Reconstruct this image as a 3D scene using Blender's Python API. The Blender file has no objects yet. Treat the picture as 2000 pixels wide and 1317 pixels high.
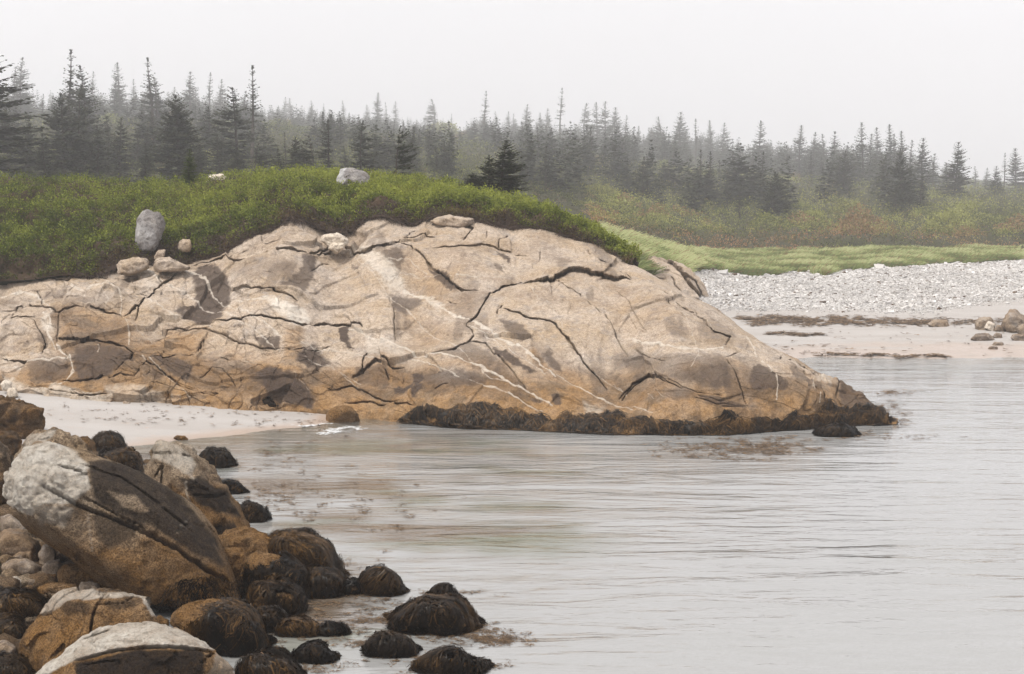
import bpy, bmesh, math, random
import numpy as np
from mathutils import Vector

# ------------------------------------------------------------------ camera, sky, sun, exposure
FPX = 3172.0; HC = 4.0; CX, CY = 1000.0, 658.5
PITCH = math.atan(258.5 / FPX)
SC = bpy.context.scene
COL = SC.collection
cam_d = bpy.data.cameras.new('camera'); cam = bpy.data.objects.new('camera', cam_d); COL.objects.link(cam)
cam.location = (0, 0, HC); cam.rotation_euler = (math.pi/2 - PITCH, 0, 0)
cam_d.sensor_width = 36; cam_d.lens = 36 * FPX / 2000; cam_d.clip_start = 0.3; cam_d.clip_end = 3000
SC.camera = cam
SUN_EL, SUN_AZ = math.radians(60), math.radians(232)      # azimuth clockwise from +Y
w = bpy.data.worlds.new('World'); SC.world = w; w.use_nodes = True
nt = w.node_tree; bg = nt.nodes['Background']
sky = nt.nodes.new('ShaderNodeTexSky'); sky.sky_type = 'NISHITA'; sky.sun_disc = False
sky.sun_elevation = SUN_EL; sky.sun_rotation = SUN_AZ; sky.dust_density = 5.0
hs = nt.nodes.new('ShaderNodeHueSaturation'); hs.inputs['Saturation'].default_value = 0.03
mx = nt.nodes.new('ShaderNodeMix'); mx.data_type = 'RGBA'; mx.inputs[0].default_value = 0.86
mx.inputs[7].default_value = (8.95, 8.85, 9.1, 1)          # cloud layer that hides almost all of the clear sky
nt.links.new(sky.outputs[0], hs.inputs['Color']); nt.links.new(hs.outputs[0], mx.inputs[6])
nt.links.new(mx.outputs[2], bg.inputs['Color']); bg.inputs['Strength'].default_value = 0.115
sd = bpy.data.lights.new('sun', 'SUN'); sun = bpy.data.objects.new('sun', sd); COL.objects.link(sun)
sd.energy = 3.1; sd.angle = math.radians(10); sd.color = (1.0, 0.95, 0.87)
_sd = Vector((math.sin(SUN_AZ)*math.cos(SUN_EL), math.cos(SUN_AZ)*math.cos(SUN_EL), math.sin(SUN_EL)))
sun.rotation_euler = _sd.to_track_quat('Z', 'Y').to_euler(); sun.location = (-20, -20, 60)
SC.view_settings.view_transform = 'Standard'; SC.view_settings.look = 'None'
SC.view_settings.exposure = 0.2; SC.view_settings.gamma = 1.0; SC.view_settings.use_curve_mapping = False
SC.cycles.max_bounces = 7; SC.cycles.diffuse_bounces = 2; SC.cycles.glossy_bounces = 2
SC.cycles.transmission_bounces = 2; SC.cycles.volume_bounces = 5; SC.cycles.transparent_max_bounces = 6
SC.cycles.use_adaptive_sampling = True; SC.cycles.adaptive_threshold = 0.02
SC.cycles.use_denoising = True; SC.cycles.caustics_reflective = False; SC.cycles.caustics_refractive = False

random.seed(7); RS = np.random.RandomState(11)

# ------------------------------------------------------------------ maths helpers
cp, sp = math.cos(PITCH), math.sin(PITCH)
def P(px, py, Y):
    """point at depth Y seen in direction (px,py) of a 2000 px wide frame"""
    a = (np.asarray(px, float) - CX) / FPX; b = (CY - np.asarray(py, float)) / FPX
    dy = cp + b * sp; dz = -sp + b * cp
    s = Y / dy
    return np.stack(np.broadcast_arrays(a * s, Y + 0 * s, HC + dz * s), -1)
def proj(V):
    x, y, z = V[..., 0], V[..., 1], V[..., 2] - HC
    d = y * cp - z * sp; u = y * sp + z * cp
    return CX + FPX * x / d, CY - FPX * u / d
def Yat(py, z=0.0):
    b = (CY - np.asarray(py, float)) / FPX
    return (z - HC) * (cp + b * sp) / (-sp + b * cp)

_perm = np.random.RandomState(3).permutation(4096).astype(np.int64)
_g = np.random.RandomState(5).normal(size=(4096, 3)); _g /= np.linalg.norm(_g, axis=1)[:, None]; _g = _g.astype(np.float32)
def noise(p, seed=0):
    p = np.asarray(p, np.float32); f = np.floor(p); i = f.astype(np.int64) + 1000 + seed * 17; d = p - f
    t = d * d * d * (d * (d * 6 - 15) + 10)
    out = 0
    for dx in (0, 1):
        hx = _perm[(i[..., 0] + dx) & 4095]; wx = t[..., 0] if dx else 1 - t[..., 0]
        for dy in (0, 1):
            hy = _perm[(hx + i[..., 1] + dy) & 4095]; wy = t[..., 1] if dy else 1 - t[..., 1]
            for dz in (0, 1):
                g = _g[_perm[(hy + i[..., 2] + dz) & 4095]]
                wz = t[..., 2] if dz else 1 - t[..., 2]
                out = out + wx * wy * wz * (g[..., 0] * (d[..., 0] - dx) + g[..., 1] * (d[..., 1] - dy) + g[..., 2] * (d[..., 2] - dz))
    return out * 1.6
def fbm(p, oct=4, seed=0, gain=0.5, lac=2.03):
    p = np.asarray(p, np.float32); a = 1.0; s = 0
    for o in range(oct):
        s = s + a * noise(p, seed + o); p = p * lac + 3.7; a *= gain
    return s
def ridged(p, oct=4, seed=0):
    p = np.asarray(p, np.float32); a = 1.0; s = 0
    for o in range(oct):
        s = s + a * (1 - np.abs(noise(p, seed + o)) * 2); p = p * 2.1 + 1.3; a *= 0.5
    return s
def cells(p, seed=0):
    """voronoi: random value of the nearest cell and F2-F1"""
    p = np.asarray(p, np.float32); f = np.floor(p).astype(np.int64)
    b1 = np.full(p.shape[:-1], 9.0, np.float32); b2 = b1.copy(); val = np.zeros_like(b1)
    for dx in (-1, 0, 1):
        for dy in (-1, 0, 1):
            for dz in (-1, 0, 1):
                c = f + np.array([dx, dy, dz]); h = _perm[(_perm[(_perm[(c[..., 0] + 500 + seed) & 4095] + c[..., 1] + 500) & 4095] + c[..., 2] + 500) & 4095]
                q = c + 0.5 + 0.45 * _g[h]
                dd = np.sqrt(((p - q) ** 2).sum(-1)); v = (h & 1023) / 1023.0
                n = dd < b1
                b2 = np.where(n, b1, np.minimum(b2, dd)); val = np.where(n, v, val); b1 = np.where(n, dd, b1)
    return val, b2 - b1
def facets(p, seed=0):
    """voronoi blocks, each with a flat face tilted its own way"""
    p = np.asarray(p, np.float32); f = np.floor(p).astype(np.int64); b1 = np.full(p.shape[:-1], 9.0, np.float32); out = np.zeros_like(b1)
    for dx in (-1, 0, 1):
        for dy in (-1, 0, 1):
            for dz in (-1, 0, 1):
                c = f + np.array([dx, dy, dz]); h = _perm[(_perm[(_perm[(c[..., 0] + 500 + seed) & 4095] + c[..., 1] + 500) & 4095] + c[..., 2] + 500) & 4095]
                q = c + 0.5 + 0.45 * _g[h]; d = p - q; dd = (d ** 2).sum(-1); n = dd < b1
                out = np.where(n, (d * _g[(h * 7 + 13) & 4095]).sum(-1), out); b1 = np.where(n, dd, b1)
    return out
def smooth(a, b, x):
    t = np.clip((x - a) / (b - a + 1e-9), 0, 1); return t * t * (3 - 2 * t)
def lerp(a, b, t): return a + (b - a) * t
def tab(x, pts):
    pts = np.array(pts, float); return np.interp(x, pts[:, 0], pts[:, 1])
def stab(x, pts, r=14):
    """smoothed table"""
    return sum(tab(x + o * r, pts) for o in (-1, -.5, 0, .5, 1)) / 5

def seg_dist(px, py, pts):
    best = np.full(px.shape, 1e9, np.float32); side = np.zeros(px.shape, np.float32); par = np.zeros(px.shape, np.float32)
    n = len(pts) - 1
    for k in range(n):
        ax, ay = pts[k]; bx, by = pts[k + 1]; ex, ey = bx - ax, by - ay; L = ex * ex + ey * ey + 1e-6
        t = np.clip(((px - ax) * ex + (py - ay) * ey) / L, 0, 1)
        dx, dy = px - ax - t * ex, py - ay - t * ey; d = np.sqrt(dx * dx + dy * dy)
        m = d < best
        best = np.where(m, d, best); side = np.where(m, np.sign(ex * dy - ey * dx), side); par = np.where(m, (k + t) / n, par)
    return best, side, par
def in_poly(px, py, pts):
    ins = np.zeros(px.shape, bool); n = len(pts)
    for k in range(n):
        x1, y1 = pts[k]; x2, y2 = pts[(k + 1) % n]
        c = ((y1 > py) != (y2 > py)) & (px < (x2 - x1) * (py - y1) / (y2 - y1 + 1e-9) + x1)
        ins ^= c
    return ins
def poly_mask(px, py, pts, soft=8):
    """1 inside, fading over soft px"""
    a = np.array(pts, float); m = np.zeros(px.shape, np.float32)
    bb = (px > a[:, 0].min() - soft * 2) & (px < a[:, 0].max() + soft * 2) & (py > a[:, 1].min() - soft * 2) & (py < a[:, 1].max() + soft * 2)
    if not bb.any(): return m
    x, y = px[bb], py[bb]
    d, _, _ = seg_dist(x, y, list(pts) + [pts[0]]); s = np.where(in_poly(x, y, pts), d, -d)
    m[bb] = smooth(-soft, soft, s); return m
def line_field(px, py, pts, reach):
    a = np.array(pts, float)
    bb = (px > a[:, 0].min() - reach) & (px < a[:, 0].max() + reach) & (py > a[:, 1].min() - reach) & (py < a[:, 1].max() + reach)
    if not bb.any(): return bb, None, None, None
    return (bb,) + seg_dist(px[bb], py[bb], pts)

# ------------------------------------------------------------------ mesh / object helpers
def make_mesh(name, V, F, attrs=None, smooth_shade=True, mat=None):
    V = np.asarray(V, np.float32).reshape(-1, 3); F = np.asarray(F, np.int32)
    me = bpy.data.meshes.new(name); k = F.shape[1]
    me.vertices.add(len(V)); me.vertices.foreach_set('co', V.ravel())
    me.loops.add(F.size); me.loops.foreach_set('vertex_index', F.ravel())
    me.polygons.add(len(F)); me.polygons.foreach_set('loop_start', np.arange(0, F.size, k, dtype=np.int32))
    me.update(calc_edges=True)
    me.polygons.foreach_set('use_smooth', np.full(len(F), smooth_shade))
    for n, a in (attrs or {}).items():
        at = me.attributes.new(n, 'FLOAT', 'POINT'); at.data.foreach_set('value', np.asarray(a, np.float32).ravel())
    if mat: me.materials.append(mat)
    me.update(); return me
def link(name, me, parent=None, **kw):
    o = bpy.data.objects.new(name, me); COL.objects.link(o)
    if parent is not None: o.parent = parent
    for k, v in kw.items(): o[k] = v
    return o
def grid_faces(nr, nc):
    i = np.arange(nr * nc).reshape(nr, nc)
    return np.stack([i[:-1, :-1], i[:-1, 1:], i[1:, 1:], i[1:, :-1]], -1).reshape(-1, 4)
def grid_normals(Pg):
    du = np.gradient(Pg, axis=1); dv = np.gradient(Pg, axis=0)
    n = np.cross(du, dv); n /= np.linalg.norm(n, axis=-1, keepdims=True) + 1e-9
    return n
def unit(v): return v / (np.linalg.norm(v, axis=-1, keepdims=True) + 1e-9)

# ------------------------------------------------------------------ materials
class NT:
    def __init__(s, name):
        s.m = bpy.data.materials.new(name); s.m.use_nodes = True; s.t = s.m.node_tree; s.t.nodes.clear()
        s.out = s.t.nodes.new('ShaderNodeOutputMaterial')
    def n(s, typ, **kw):
        nd = s.t.nodes.new('ShaderNode' + typ)
        for k, v in kw.items(): setattr(nd, k, v)
        return nd
    def l(s, a, b): s.t.links.new(a, b)
    def attr(s, name): return s.n('Attribute', attribute_name=name).outputs['Fac']
    def pos(s, scale=(1, 1, 1), rot=(0, 0, 0)):
        tc = s.n('TexCoord'); mp = s.n('Mapping'); mp.inputs['Scale'].default_value = scale; mp.inputs['Rotation'].default_value = rot
        s.l(tc.outputs['Object'], mp.inputs['Vector']); return mp.outputs[0]
    def noise(s, scale, detail=5, rough=.6, vec=None, dist=0):
        n = s.n('TexNoise'); n.inputs['Scale'].default_value = scale; n.inputs['Detail'].default_value = detail
        n.inputs['Roughness'].default_value = rough; n.inputs['Distortion'].default_value = dist
        if vec is not None: s.l(vec, n.inputs['Vector'])
        return n.outputs[0]
    def rng(s, v, a, b, c=0., d=1.):
        n = s.n('MapRange'); s.l(v, n.inputs[0]); n.inputs[1].default_value = a; n.inputs[2].default_value = b
        n.inputs[3].default_value = c; n.inputs[4].default_value = d; return n.outputs[0]
    def math(s, op, a, b=None):
        n = s.n('Math', operation=op)
        for i, x in enumerate((a, b)):
            if x is None: continue
            if isinstance(x, (int, float)): n.inputs[i].default_value = x
            else: s.l(x, n.inputs[i])
        return n.outputs[0]
    def mix(s, f, a, b, mode='MIX'):
        n = s.n('Mix', data_type='RGBA', blend_type=mode)
        for i, x in ((0, f), (6, a), (7, b)):
            if isinstance(x, (int, float)): n.inputs[i].default_value = x
            elif isinstance(x, tuple): n.inputs[i].default_value = x + (1,) if len(x) == 3 else x
            else: s.l(x, n.inputs[i])
        return n.outputs[2]
    def bump(s, h, strength, dist, prev=None):
        b = s.n('Bump'); b.inputs['Strength'].default_value = strength; b.inputs['Distance'].default_value = dist; s.l(h, b.inputs['Height'])
        if prev is not None: s.l(prev, b.inputs['Normal'])
        return b.outputs[0]
    def bsdf(s, col, rough=.9, normal=None, spec=.3):
        b = s.n('BsdfPrincipled')
        if isinstance(col, tuple): b.inputs['Base Color'].default_value = col + (1,)
        else: s.l(col, b.inputs['Base Color'])
        if isinstance(rough, (int, float)): b.inputs['Roughness'].default_value = rough
        else: s.l(rough, b.inputs['Roughness'])
        b.inputs['Specular IOR Level'].default_value = spec
        if normal is not None: s.l(normal, b.inputs['Normal'])
        return b
    def done(s, sh): s.l(sh, s.out.inputs['Surface']); return s.m

def rock_material(name, cA, cB, cC, ochre=(.40, .225, .075), stain=(.060, .044, .036), vein_lit=(.70, .64, .56), speck=.35, bump=1.0):
    t = NT(name); p = t.pos()
    n1 = t.noise(.9, 6, .62, p); n2 = t.noise(3.3, 6, .7, t.pos((1, 1, 1), (.4, .9, 1.9))); n3 = t.noise(14, 6, .75, p); n4 = t.noise(60, 4, .75, p)
    c = t.mix(t.rng(n1, .36, .64), cA, cB); c = t.mix(t.rng(n2, .5, .68), c, cC)
    if name == 'granite':
        n5 = t.noise(.55, 5, .65, t.pos((1, 1, 1.6), (0, .35, 0))); low = t.attr('ochre')
        c = t.mix(t.rng(n5, .50, .62, 0, .5), c, (.30, .225, .165))
    oc = t.attr('ochre'); oc2 = t.mix(t.rng(t.noise(1.7, 5, .65, t.pos((1, 1, 1.5), (0, .35, 0))), .47, .58, 0, .85), ochre, tuple(x * .42 for x in ochre)) if name == 'granite' else ochre
    c = t.mix(t.math('MULTIPLY', oc, t.rng(n2, .25, .6, .62, 1.0)), c, oc2)
    st = t.attr('stain')
    stn = t.math('MULTIPLY', st, t.rng(n3, .25, .6, .72, 1.06))
    c = t.mix(stn, c, t.mix(t.rng(n3, .3, .7), stain, tuple(x * 1.7 for x in stain)))
    # dark mineral flecks, faint weather streaks and thin hairline seams in the stone itself
    c = t.mix(speck, c, t.mix(t.rng(n4, .40, .60), (.36, .33, .31), (1.35, 1.32, 1.28)), 'MULTIPLY')
    c = t.mix(.85, c, t.mix(t.rng(n3, .34, .66), (.66, .63, .60), (1.22, 1.22, 1.22)), 'MULTIPLY')
    ve = t.attr('vein_lit'); v2 = t.math('MULTIPLY', ve, t.math('MULTIPLY', t.rng(n3, .34, .54, .45, 1.0), t.rng(n2, .35, .6, .55, 1.0)))  # pale channel: mineral veins, whitish patches and one painted lit face
    c = t.mix(v2, c, vein_lit)
    nb = t.bump(n2, .55 * bump, .12); nb = t.bump(n3, .7 * bump, .05, nb); nb = t.bump(n4, .55 * bump, .012, nb)
    return t.done(t.bsdf(c, .88, nb, .14).outputs[0])

M = {}
M['rock'] = rock_material('granite', (.57, .49, .415), (.47, .365, .26), (.39, .34, .30), ochre=(.34, .195, .075), speck=.5, bump=1.25)
M['boulder'] = rock_material('boulder_stone', (.52, .43, .33), (.40, .29, .18), (.22, .16, .105), ochre=(.30, .165, .058), stain=(.026, .019, .015), vein_lit=(.82, .76, .67), speck=.85, bump=2.6)
M['grey'] = rock_material('lichen_stone', (.34, .33, .33), (.22, .21, .21), (.42, .40, .38), vein_lit=(.75, .75, .75), speck=.6, bump=1.3)
M['white'] = rock_material('white_stone', (.72, .66, .58), (.62, .54, .44), (.5, .42, .34), speck=.4)
M['shore'] = rock_material('shore_stone', (.36, .30, .24), (.27, .19, .12), (.40, .36, .33), speck=.5)

def leaf_material(name, cols, seed_scale=1.5, trans=.25, rough=.6, brown=(.10, .055, .03)):
    """cols dark..light chosen by each leaf's own random value; attribute brown mixes dry stems in"""
    t = NT(name); r = t.attr('tone_val'); cr = t.n('ValToRGB'); el = cr.color_ramp.elements
    while len(el) > 2: el.remove(el[-1])
    for i, c in enumerate(cols):
        e = el[i] if i < 2 else el.new(.5)
        e.position = i / (len(cols) - 1); e.color = c + (1,)
    for i, c in enumerate(cols): el[i].position = i / (len(cols) - 1); el[i].color = c + (1,)
    t.l(r, cr.inputs[0])
    c = t.mix(t.attr('brown'), cr.outputs[0], brown)
    b = t.bsdf(c, rough, None, .12 if name == 'rockweed_frond' else .25); tr = t.n('BsdfTranslucent'); t.l(c, tr.inputs[0])
    m = t.n('MixShader'); m.inputs[0].default_value = trans; t.l(b.outputs[0], m.inputs[1]); t.l(tr.outputs[0], m.inputs[2])
    return t.done(m.outputs[0])
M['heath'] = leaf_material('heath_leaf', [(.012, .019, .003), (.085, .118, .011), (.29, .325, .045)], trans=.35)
M['grass'] = leaf_material('dune_grass_blade', [(.085, .11, .028), (.20, .245, .07), (.43, .45, .22)], trans=.35, brown=(.22, .10, .05))
M['scrub'] = leaf_material('scrub_leaf', [(.018, .022, .006), (.105, .12, .027), (.36, .36, .10)], trans=.25, brown=(.36, .18, .10))
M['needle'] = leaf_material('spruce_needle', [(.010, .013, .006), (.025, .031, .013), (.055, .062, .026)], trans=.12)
M['needle_young'] = leaf_material('young_needle', [(.02, .035, .006), (.05, .075, .012), (.11, .14, .03)], trans=.2)
M['weed'] = leaf_material('rockweed_frond', [(.005, .003, .0016), (.032, .0175, .0065), (.15, .080, .026)], trans=.1, rough=.42, brown=(.16, .085, .03))
M['wrack'] = leaf_material('wrack_frond', [(.03, .018, .01), (.11, .065, .03), (.26, .16, .075)], trans=.1, brown=(.16, .085, .03))
def plain(name, c1, c2, scale, rough=.95, bump=.5, dist=.02, spec=.2):
    t = NT(name); p = t.pos(); n = t.noise(scale, 6, .65, p); n2 = t.noise(scale * 9, 4, .7, p)
    c = t.mix(t.rng(n, .35, .65), c1, c2); c = t.mix(.4, c, t.mix(t.rng(n2, .3, .7), (.6, .6, .6), (1.2, 1.2, 1.2)), 'MULTIPLY')
    return t.done(t.bsdf(c, rough, t.bump(n2, bump, dist), spec).outputs[0])
M['bark'] = plain('bark', (.11, .09, .075), (.05, .04, .033), 8)
M['soil'] = plain('soil', (.030, .020, .013), (.07, .045, .028), 2)
M['hillsoil'] = plain('hill_soil', (.030, .032, .014), (.055, .05, .022), .5)
M['cobble'] = plain('cobble_bed', (.05, .038, .028), (.10, .07, .045), 5, dist=.05)

def sand_material():
    t = NT('sand'); p = t.pos(); st = t.pos((.25, 1.3, 1)); n = t.noise(.8, 6, .6, st); n2 = t.noise(60, 4, .7, p); n3 = t.noise(6, 5, .6, t.pos((.5, 1, 1)))
    c = t.mix(t.rng(n, .35, .65), (.375, .352, .335), (.325, .298, .277))
    c = t.mix(t.rng(n3, .62, .72), c, (.38, .31, .26))
    wet = t.attr('wet'); c = t.mix(wet, c, (.36, .285, .235))
    r = t.rng(wet, 0, 1, .95, .30)
    nb = t.bump(n2, .4, .01); nb = t.bump(n3, .25, .03, nb)
    return t.done(t.bsdf(c, r, nb, .3).outputs[0])
M['sand'] = sand_material()
def gravel_mat():
    t = NT('pebble'); r = t.attr('tone_val'); cr = t.n('ValToRGB'); cr.color_ramp.interpolation = 'LINEAR'; el = cr.color_ramp.elements
    el[0].color = (.26, .245, .235, 1); el[1].color = (.66, .645, .625, 1)
    e = el.new(.35); e.color = (.42, .405, .395, 1); e = el.new(.6); e.color = (.47, .445, .42, 1); e = el.new(.85); e.color = (.55, .53, .515, 1)
    t.l(r, cr.inputs[0]); return t.done(t.bsdf(t.mix(t.attr('brown'), cr.outputs[0], (.10, .065, .04)), .85, None, .3).outputs[0])
M['pebble'] = gravel_mat()
M['shingle_bed'] = plain('shingle_bed', (.36, .34, .325), (.52, .49, .47), 7, dist=.05)

def water_material():
    t = NT('sea_water')
    a = t.noise(1.0, 4, .55, t.pos((1.1, 3.6, 1), (0, 0, .05)), .6)
    b = t.noise(1.0, 3, .5, t.pos((.33, 1.15, 1), (0, 0, -.06)), .5)
    c = t.noise(1.0, 3, .55, t.pos((5, 13, 1), (0, 0, .1)))
    amp = t.rng(t.noise(1.0, 2, .5, t.pos((.06, .16, 1))), .35, .65, .35, 1.0)
    h = t.math('ADD', t.math('MULTIPLY', b, .085), t.math('MULTIPLY', a, .034))
    h = t.math('ADD', h, t.math('MULTIPLY', c, .005)); h = t.math('MULTIPLY', h, amp)
    nb = t.bump(h, 1.0, 1.0)
    fr = t.n('Fresnel'); fr.inputs['IOR'].default_value = 1.34; t.l(nb, fr.inputs['Normal'])
    gl = t.n('BsdfGlossy'); gl.inputs['Roughness'].default_value = .045; gl.inputs['Color'].default_value = (.97, .97, .98, 1); t.l(nb, gl.inputs['Normal'])
    body = t.n('BsdfDiffuse'); bc = t.mix(t.attr('rock_reflect'), (.275, .275, .27), t.mix(t.rng(t.noise(.5, 3, .6, t.pos((.5, 1, 1))), .45, .55), (.105, .075, .048), (.10, .105, .06))); t.l(bc, body.inputs['Color'])  # body colour carries a painted reflection of the headland
    tr = t.n('BsdfTransparent'); tr.inputs[0].default_value = (.82, .88, .86, 1)
    m0 = t.n('MixShader'); t.l(t.attr('shallow'), m0.inputs[0]); t.l(body.outputs[0], m0.inputs[1]); t.l(tr.outputs[0], m0.inputs[2])
    m = t.n('MixShader'); t.l(fr.outputs[0], m.inputs[0]); t.l(m0.outputs[0], m.inputs[1]); t.l(gl.outputs[0], m.inputs[2])
    return t.done(m.outputs[0])
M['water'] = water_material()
M['foam'] = plain('foam', (.66, .66, .66), (.5, .5, .5), 20)

# ------------------------------------------------------------------ terrain
TC = [-600, 0, 300, 450, 620, 1000, 1150, 1250, 1350, 1450, 1700, 2000, 2600]
TT = {
 6:   [.1, -.2, -.3, -.5, -.9, -1.2, -1.2, -1.2, -1.2, -1.2, -1.2, -1.2, -1.2],
 13:  [.1, -.15, -.25, -.35, -.7, -1.2, -1.2, -1.2, -1.2, -1.2, -1.2, -1.2, -1.2],
 15:  [.2, -.02, -.1, -.3, -.7, -1.2, -1.2, -1.2, -1.2, -1.2, -1.2, -1.2, -1.2],
 16.3:[.3, .14, -.25, -.2, -.6, -1.2, -1.2, -1.2, -1.2, -1.2, -1.2, -1.2, -1.2],
 18:  [.4, .20, -.22, -.2, -.6, -1.2, -1.2, -1.2, -1.2, -1.2, -1.2, -1.2, -1.2],
 22:  [.4, .2, -.02, -.3, -.5, -1.0, -1.2, -1.2, -1.2, -1.2, -1.2, -1.2, -1.2],
 25:  [.3, .10, -.08, -.2, -.4, -.8, -1.0, -1.1, -1.2, -1.2, -1.2, -1.2, -1.2],
 27:  [.3, .08, -.02, -.09, -.16, -.6, -.8, -.9, -1.0, -1.0, -1.0, -1.0, -1.0],
 28.5:[.35, .22, .10, .03, -.04, -.4, -.6, -.7, -.8, -.9, -.9, -.9, -.9],
 30.5:[.5, .40, .30, .20, .06, -.3, -.5, -.6, -.7, -.7, -.7, -.7, -.7],
 33:  [.6, .5, .4, .3, .1, -.2, -.4, -.5, -.6, -.5, -.5, -.5, -.5],
 38:  [1., .9, .8, .6, .4, .2, 0, -.1, -.2, -.2, -.2, -.2, -.2],
 42:  [1.3, 1.2, 1., 1., 1., .6, .2, .1, .0, .0, .0, .0, .02],
 48:  [3.4, 3.4, 3.4, 3.4, 3.4, 2.4, .8, .3, .10, .10, .08, .08, .10],
 54:  [4.4, 4.4, 4.4, 4.4, 4.3, 3.3, 2.2, .9, .25, .18, .17, .17, .2],
 60:  [4.5, 4.5, 4.5, 4.5, 4.4, 3.5, 2.5, 1.7, .75, .24, .24, .24, .3],
 66:  [4.6, 4.6, 4.6, 4.6, 4.5, 3.6, 2.6, 2.0, 1.35, .50, .42, .50, .6],
 75:  [4.8, 4.8, 4.8, 4.8, 4.6, 3.6, 2.6, 2.0, 1.30, .75, .82, .98, 1.1],
 90:  [4.9, 4.9, 4.9, 4.9, 4.8, 3.8, 2.6, 1.8, 1.25, 1.05, 1.15, 1.2, 1.2],
 105: [5.0, 5.0, 5.0, 5.0, 4.9, 4.2, 2.8, 2.0, 1.7, 1.55, 1.6, 1.55, 1.5],
 120: [6.6, 6.6, 6.6, 6.4, 6.0, 5.0, 3.9, 3.2, 2.8, 2.6, 2.6, 2.5, 2.4],
 150: [11.5, 11.5, 11., 10.7, 10.3, 8.6, 7.6, 7.0, 6.5, 6.2, 5.1, 4.2, 3.6],
 185: [14.8, 14.8, 13.3, 12.9, 12.6, 11.6, 10.9, 10.3, 9.9, 9.2, 7.8, 5.8, 5.0],
 225: [14.6, 14.6, 13.0, 12.6, 12.2, 11.2, 10.6, 10.0, 9.6, 9.0, 7.6, 5.6, 5.0],
 320: [12, 12, 11, 10, 10, 9, 8, 8, 7, 7, 6, 5, 4]}
_S = {105: 118, 120: 150, 150: 330, 185: 640, 225: 700, 320: 790}      # the wooded hill is farther and bigger than it looks
TT = {_S.get(y, y): ([4 + (z - 4) * _S[y] / y for z in zs] if y in _S else zs) for y, zs in TT.items()}
def YS(y): return np.interp(y, [0, 90, 105, 120, 150, 185, 225, 320], [0, 90, 118, 150, 330, 640, 700, 790])
_TY = np.array(sorted(TT)); _TZ = np.array([TT[y] for y in _TY.tolist()]) if all(float(k) in TT for k in _TY) else None
def _tz(a, y):
    c = np.interp(a, TC, np.arange(len(TC))); r = np.interp(y, _TY, np.arange(len(_TY)))
    c0 = np.clip(c.astype(int), 0, len(TC) - 2); r0 = np.clip(r.astype(int), 0, len(_TY) - 2); fc, fr = c - c0, r - r0
    return (_TZ[r0, c0] * (1 - fc) + _TZ[r0, c0 + 1] * fc) * (1 - fr) + (_TZ[r0 + 1, c0] * (1 - fc) + _TZ[r0 + 1, c0 + 1] * fc) * fr
def ground(X, Y):
    X = np.asarray(X, float); Y = np.asarray(Y, float); a = CX + FPX * X / Y
    z = 0
    for oa, oy in ((0, 0), (-35, -.018), (35, -.018), (-35, .018), (35, .018)): z = z + _tz(a + oa, Y * (1 + oy))
    z = z / 5
    q = np.stack([X, Y, 0 * X], -1)
    return z + fbm(q * .25, 3, 40) * .04 * smooth(10, 60, Y) * (1 + smooth(80, 130, Y) * 6) + fbm(q * 1.1, 3, 44) * .012

ys = np.concatenate([np.linspace(6, 24, 60), np.linspace(24.3, 34, 110), np.linspace(34.4, 100, 150), np.geomspace(101, 796, 160)])
cs = np.linspace(-600, 2600, 520)
A, Yg = np.meshgrid(cs, ys); Xg = (A - CX) / FPX * Yg
Zg = ground(Xg, Yg); PG = np.stack([Xg, Yg, Zg], -1)
fc = grid_faces(len(ys), len(cs))
wn = fbm(np.stack([Xg * .5, Yg * .5, 0 * Xg], -1), 3, 60) * .05
wet = 1 - smooth(.03, .075, Zg + wn * .5 + .02)
wet = np.where(Yg > 40, 1 - smooth(.015, .06, Zg + wn * .25 + .0), wet)
# zones by face centre
fz = PG.reshape(-1, 3)[fc].mean(1); fa = A.ravel()[fc].mean(1); fY = fz[:, 1]
def grass_low(a): return tab(a, [(1100, 56), (1250, 58), (1330, 63), (1400, 73), (1500, 74), (1700, 78), (1850, 82), (2000, 84), (2600, 86)])
zone = np.full(len(fz), 4)                                    # 0 seabed 1 sand 2 shingle 3 cobbles 4 hill
right = fY > 40
zone[(fz[:, 2] < -.12)] = 0
zone[(fz[:, 2] >= -.12) & (~right)] = 1
zone[(~right) & (fY < 26.2) & (fz[:, 2] > -.12)] = 3
sh_low = tab(fa, [(1300, 57), (1450, 59), (1600, 60), (1800, 58), (1900, 62), (2100, 66)])
zone[(fz[:, 2] >= -.12) & right & (fa > 1200) & (fY < sh_low)] = 1
zone[right & (fa > 1200) & (fY >= sh_low) & (fY < grass_low(fa))] = 2
for k, nm, mt, lab in ((0, 'seabed', 'sand', None), (1, 'sand', 'sand', None), (2, 'shingle_ground', 'shingle_bed', None), (3, 'cobble_ground', 'cobble', None), (4, 'hillside', 'hillsoil', None)):
    f = fc[zone == k]
    if k == 1:
        for nm2, sel in (('sand_pocket_beach', ~right), ('sand_far_beach', right)):
            ff = fc[(zone == k) & sel]; u, inv = np.unique(ff, return_inverse=True)
            link(nm2, make_mesh(nm2, PG.reshape(-1, 3)[u], inv.reshape(ff.shape), {'wet': wet.ravel()[u]}, mat=M[mt]), kind='structure')
        continue
    u, inv = np.unique(f, return_inverse=True)
    link(nm, make_mesh(nm, PG.reshape(-1, 3)[u], inv.reshape(f.shape), {'wet': np.ones(len(u))}, mat=M[mt]), kind='structure')

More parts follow.
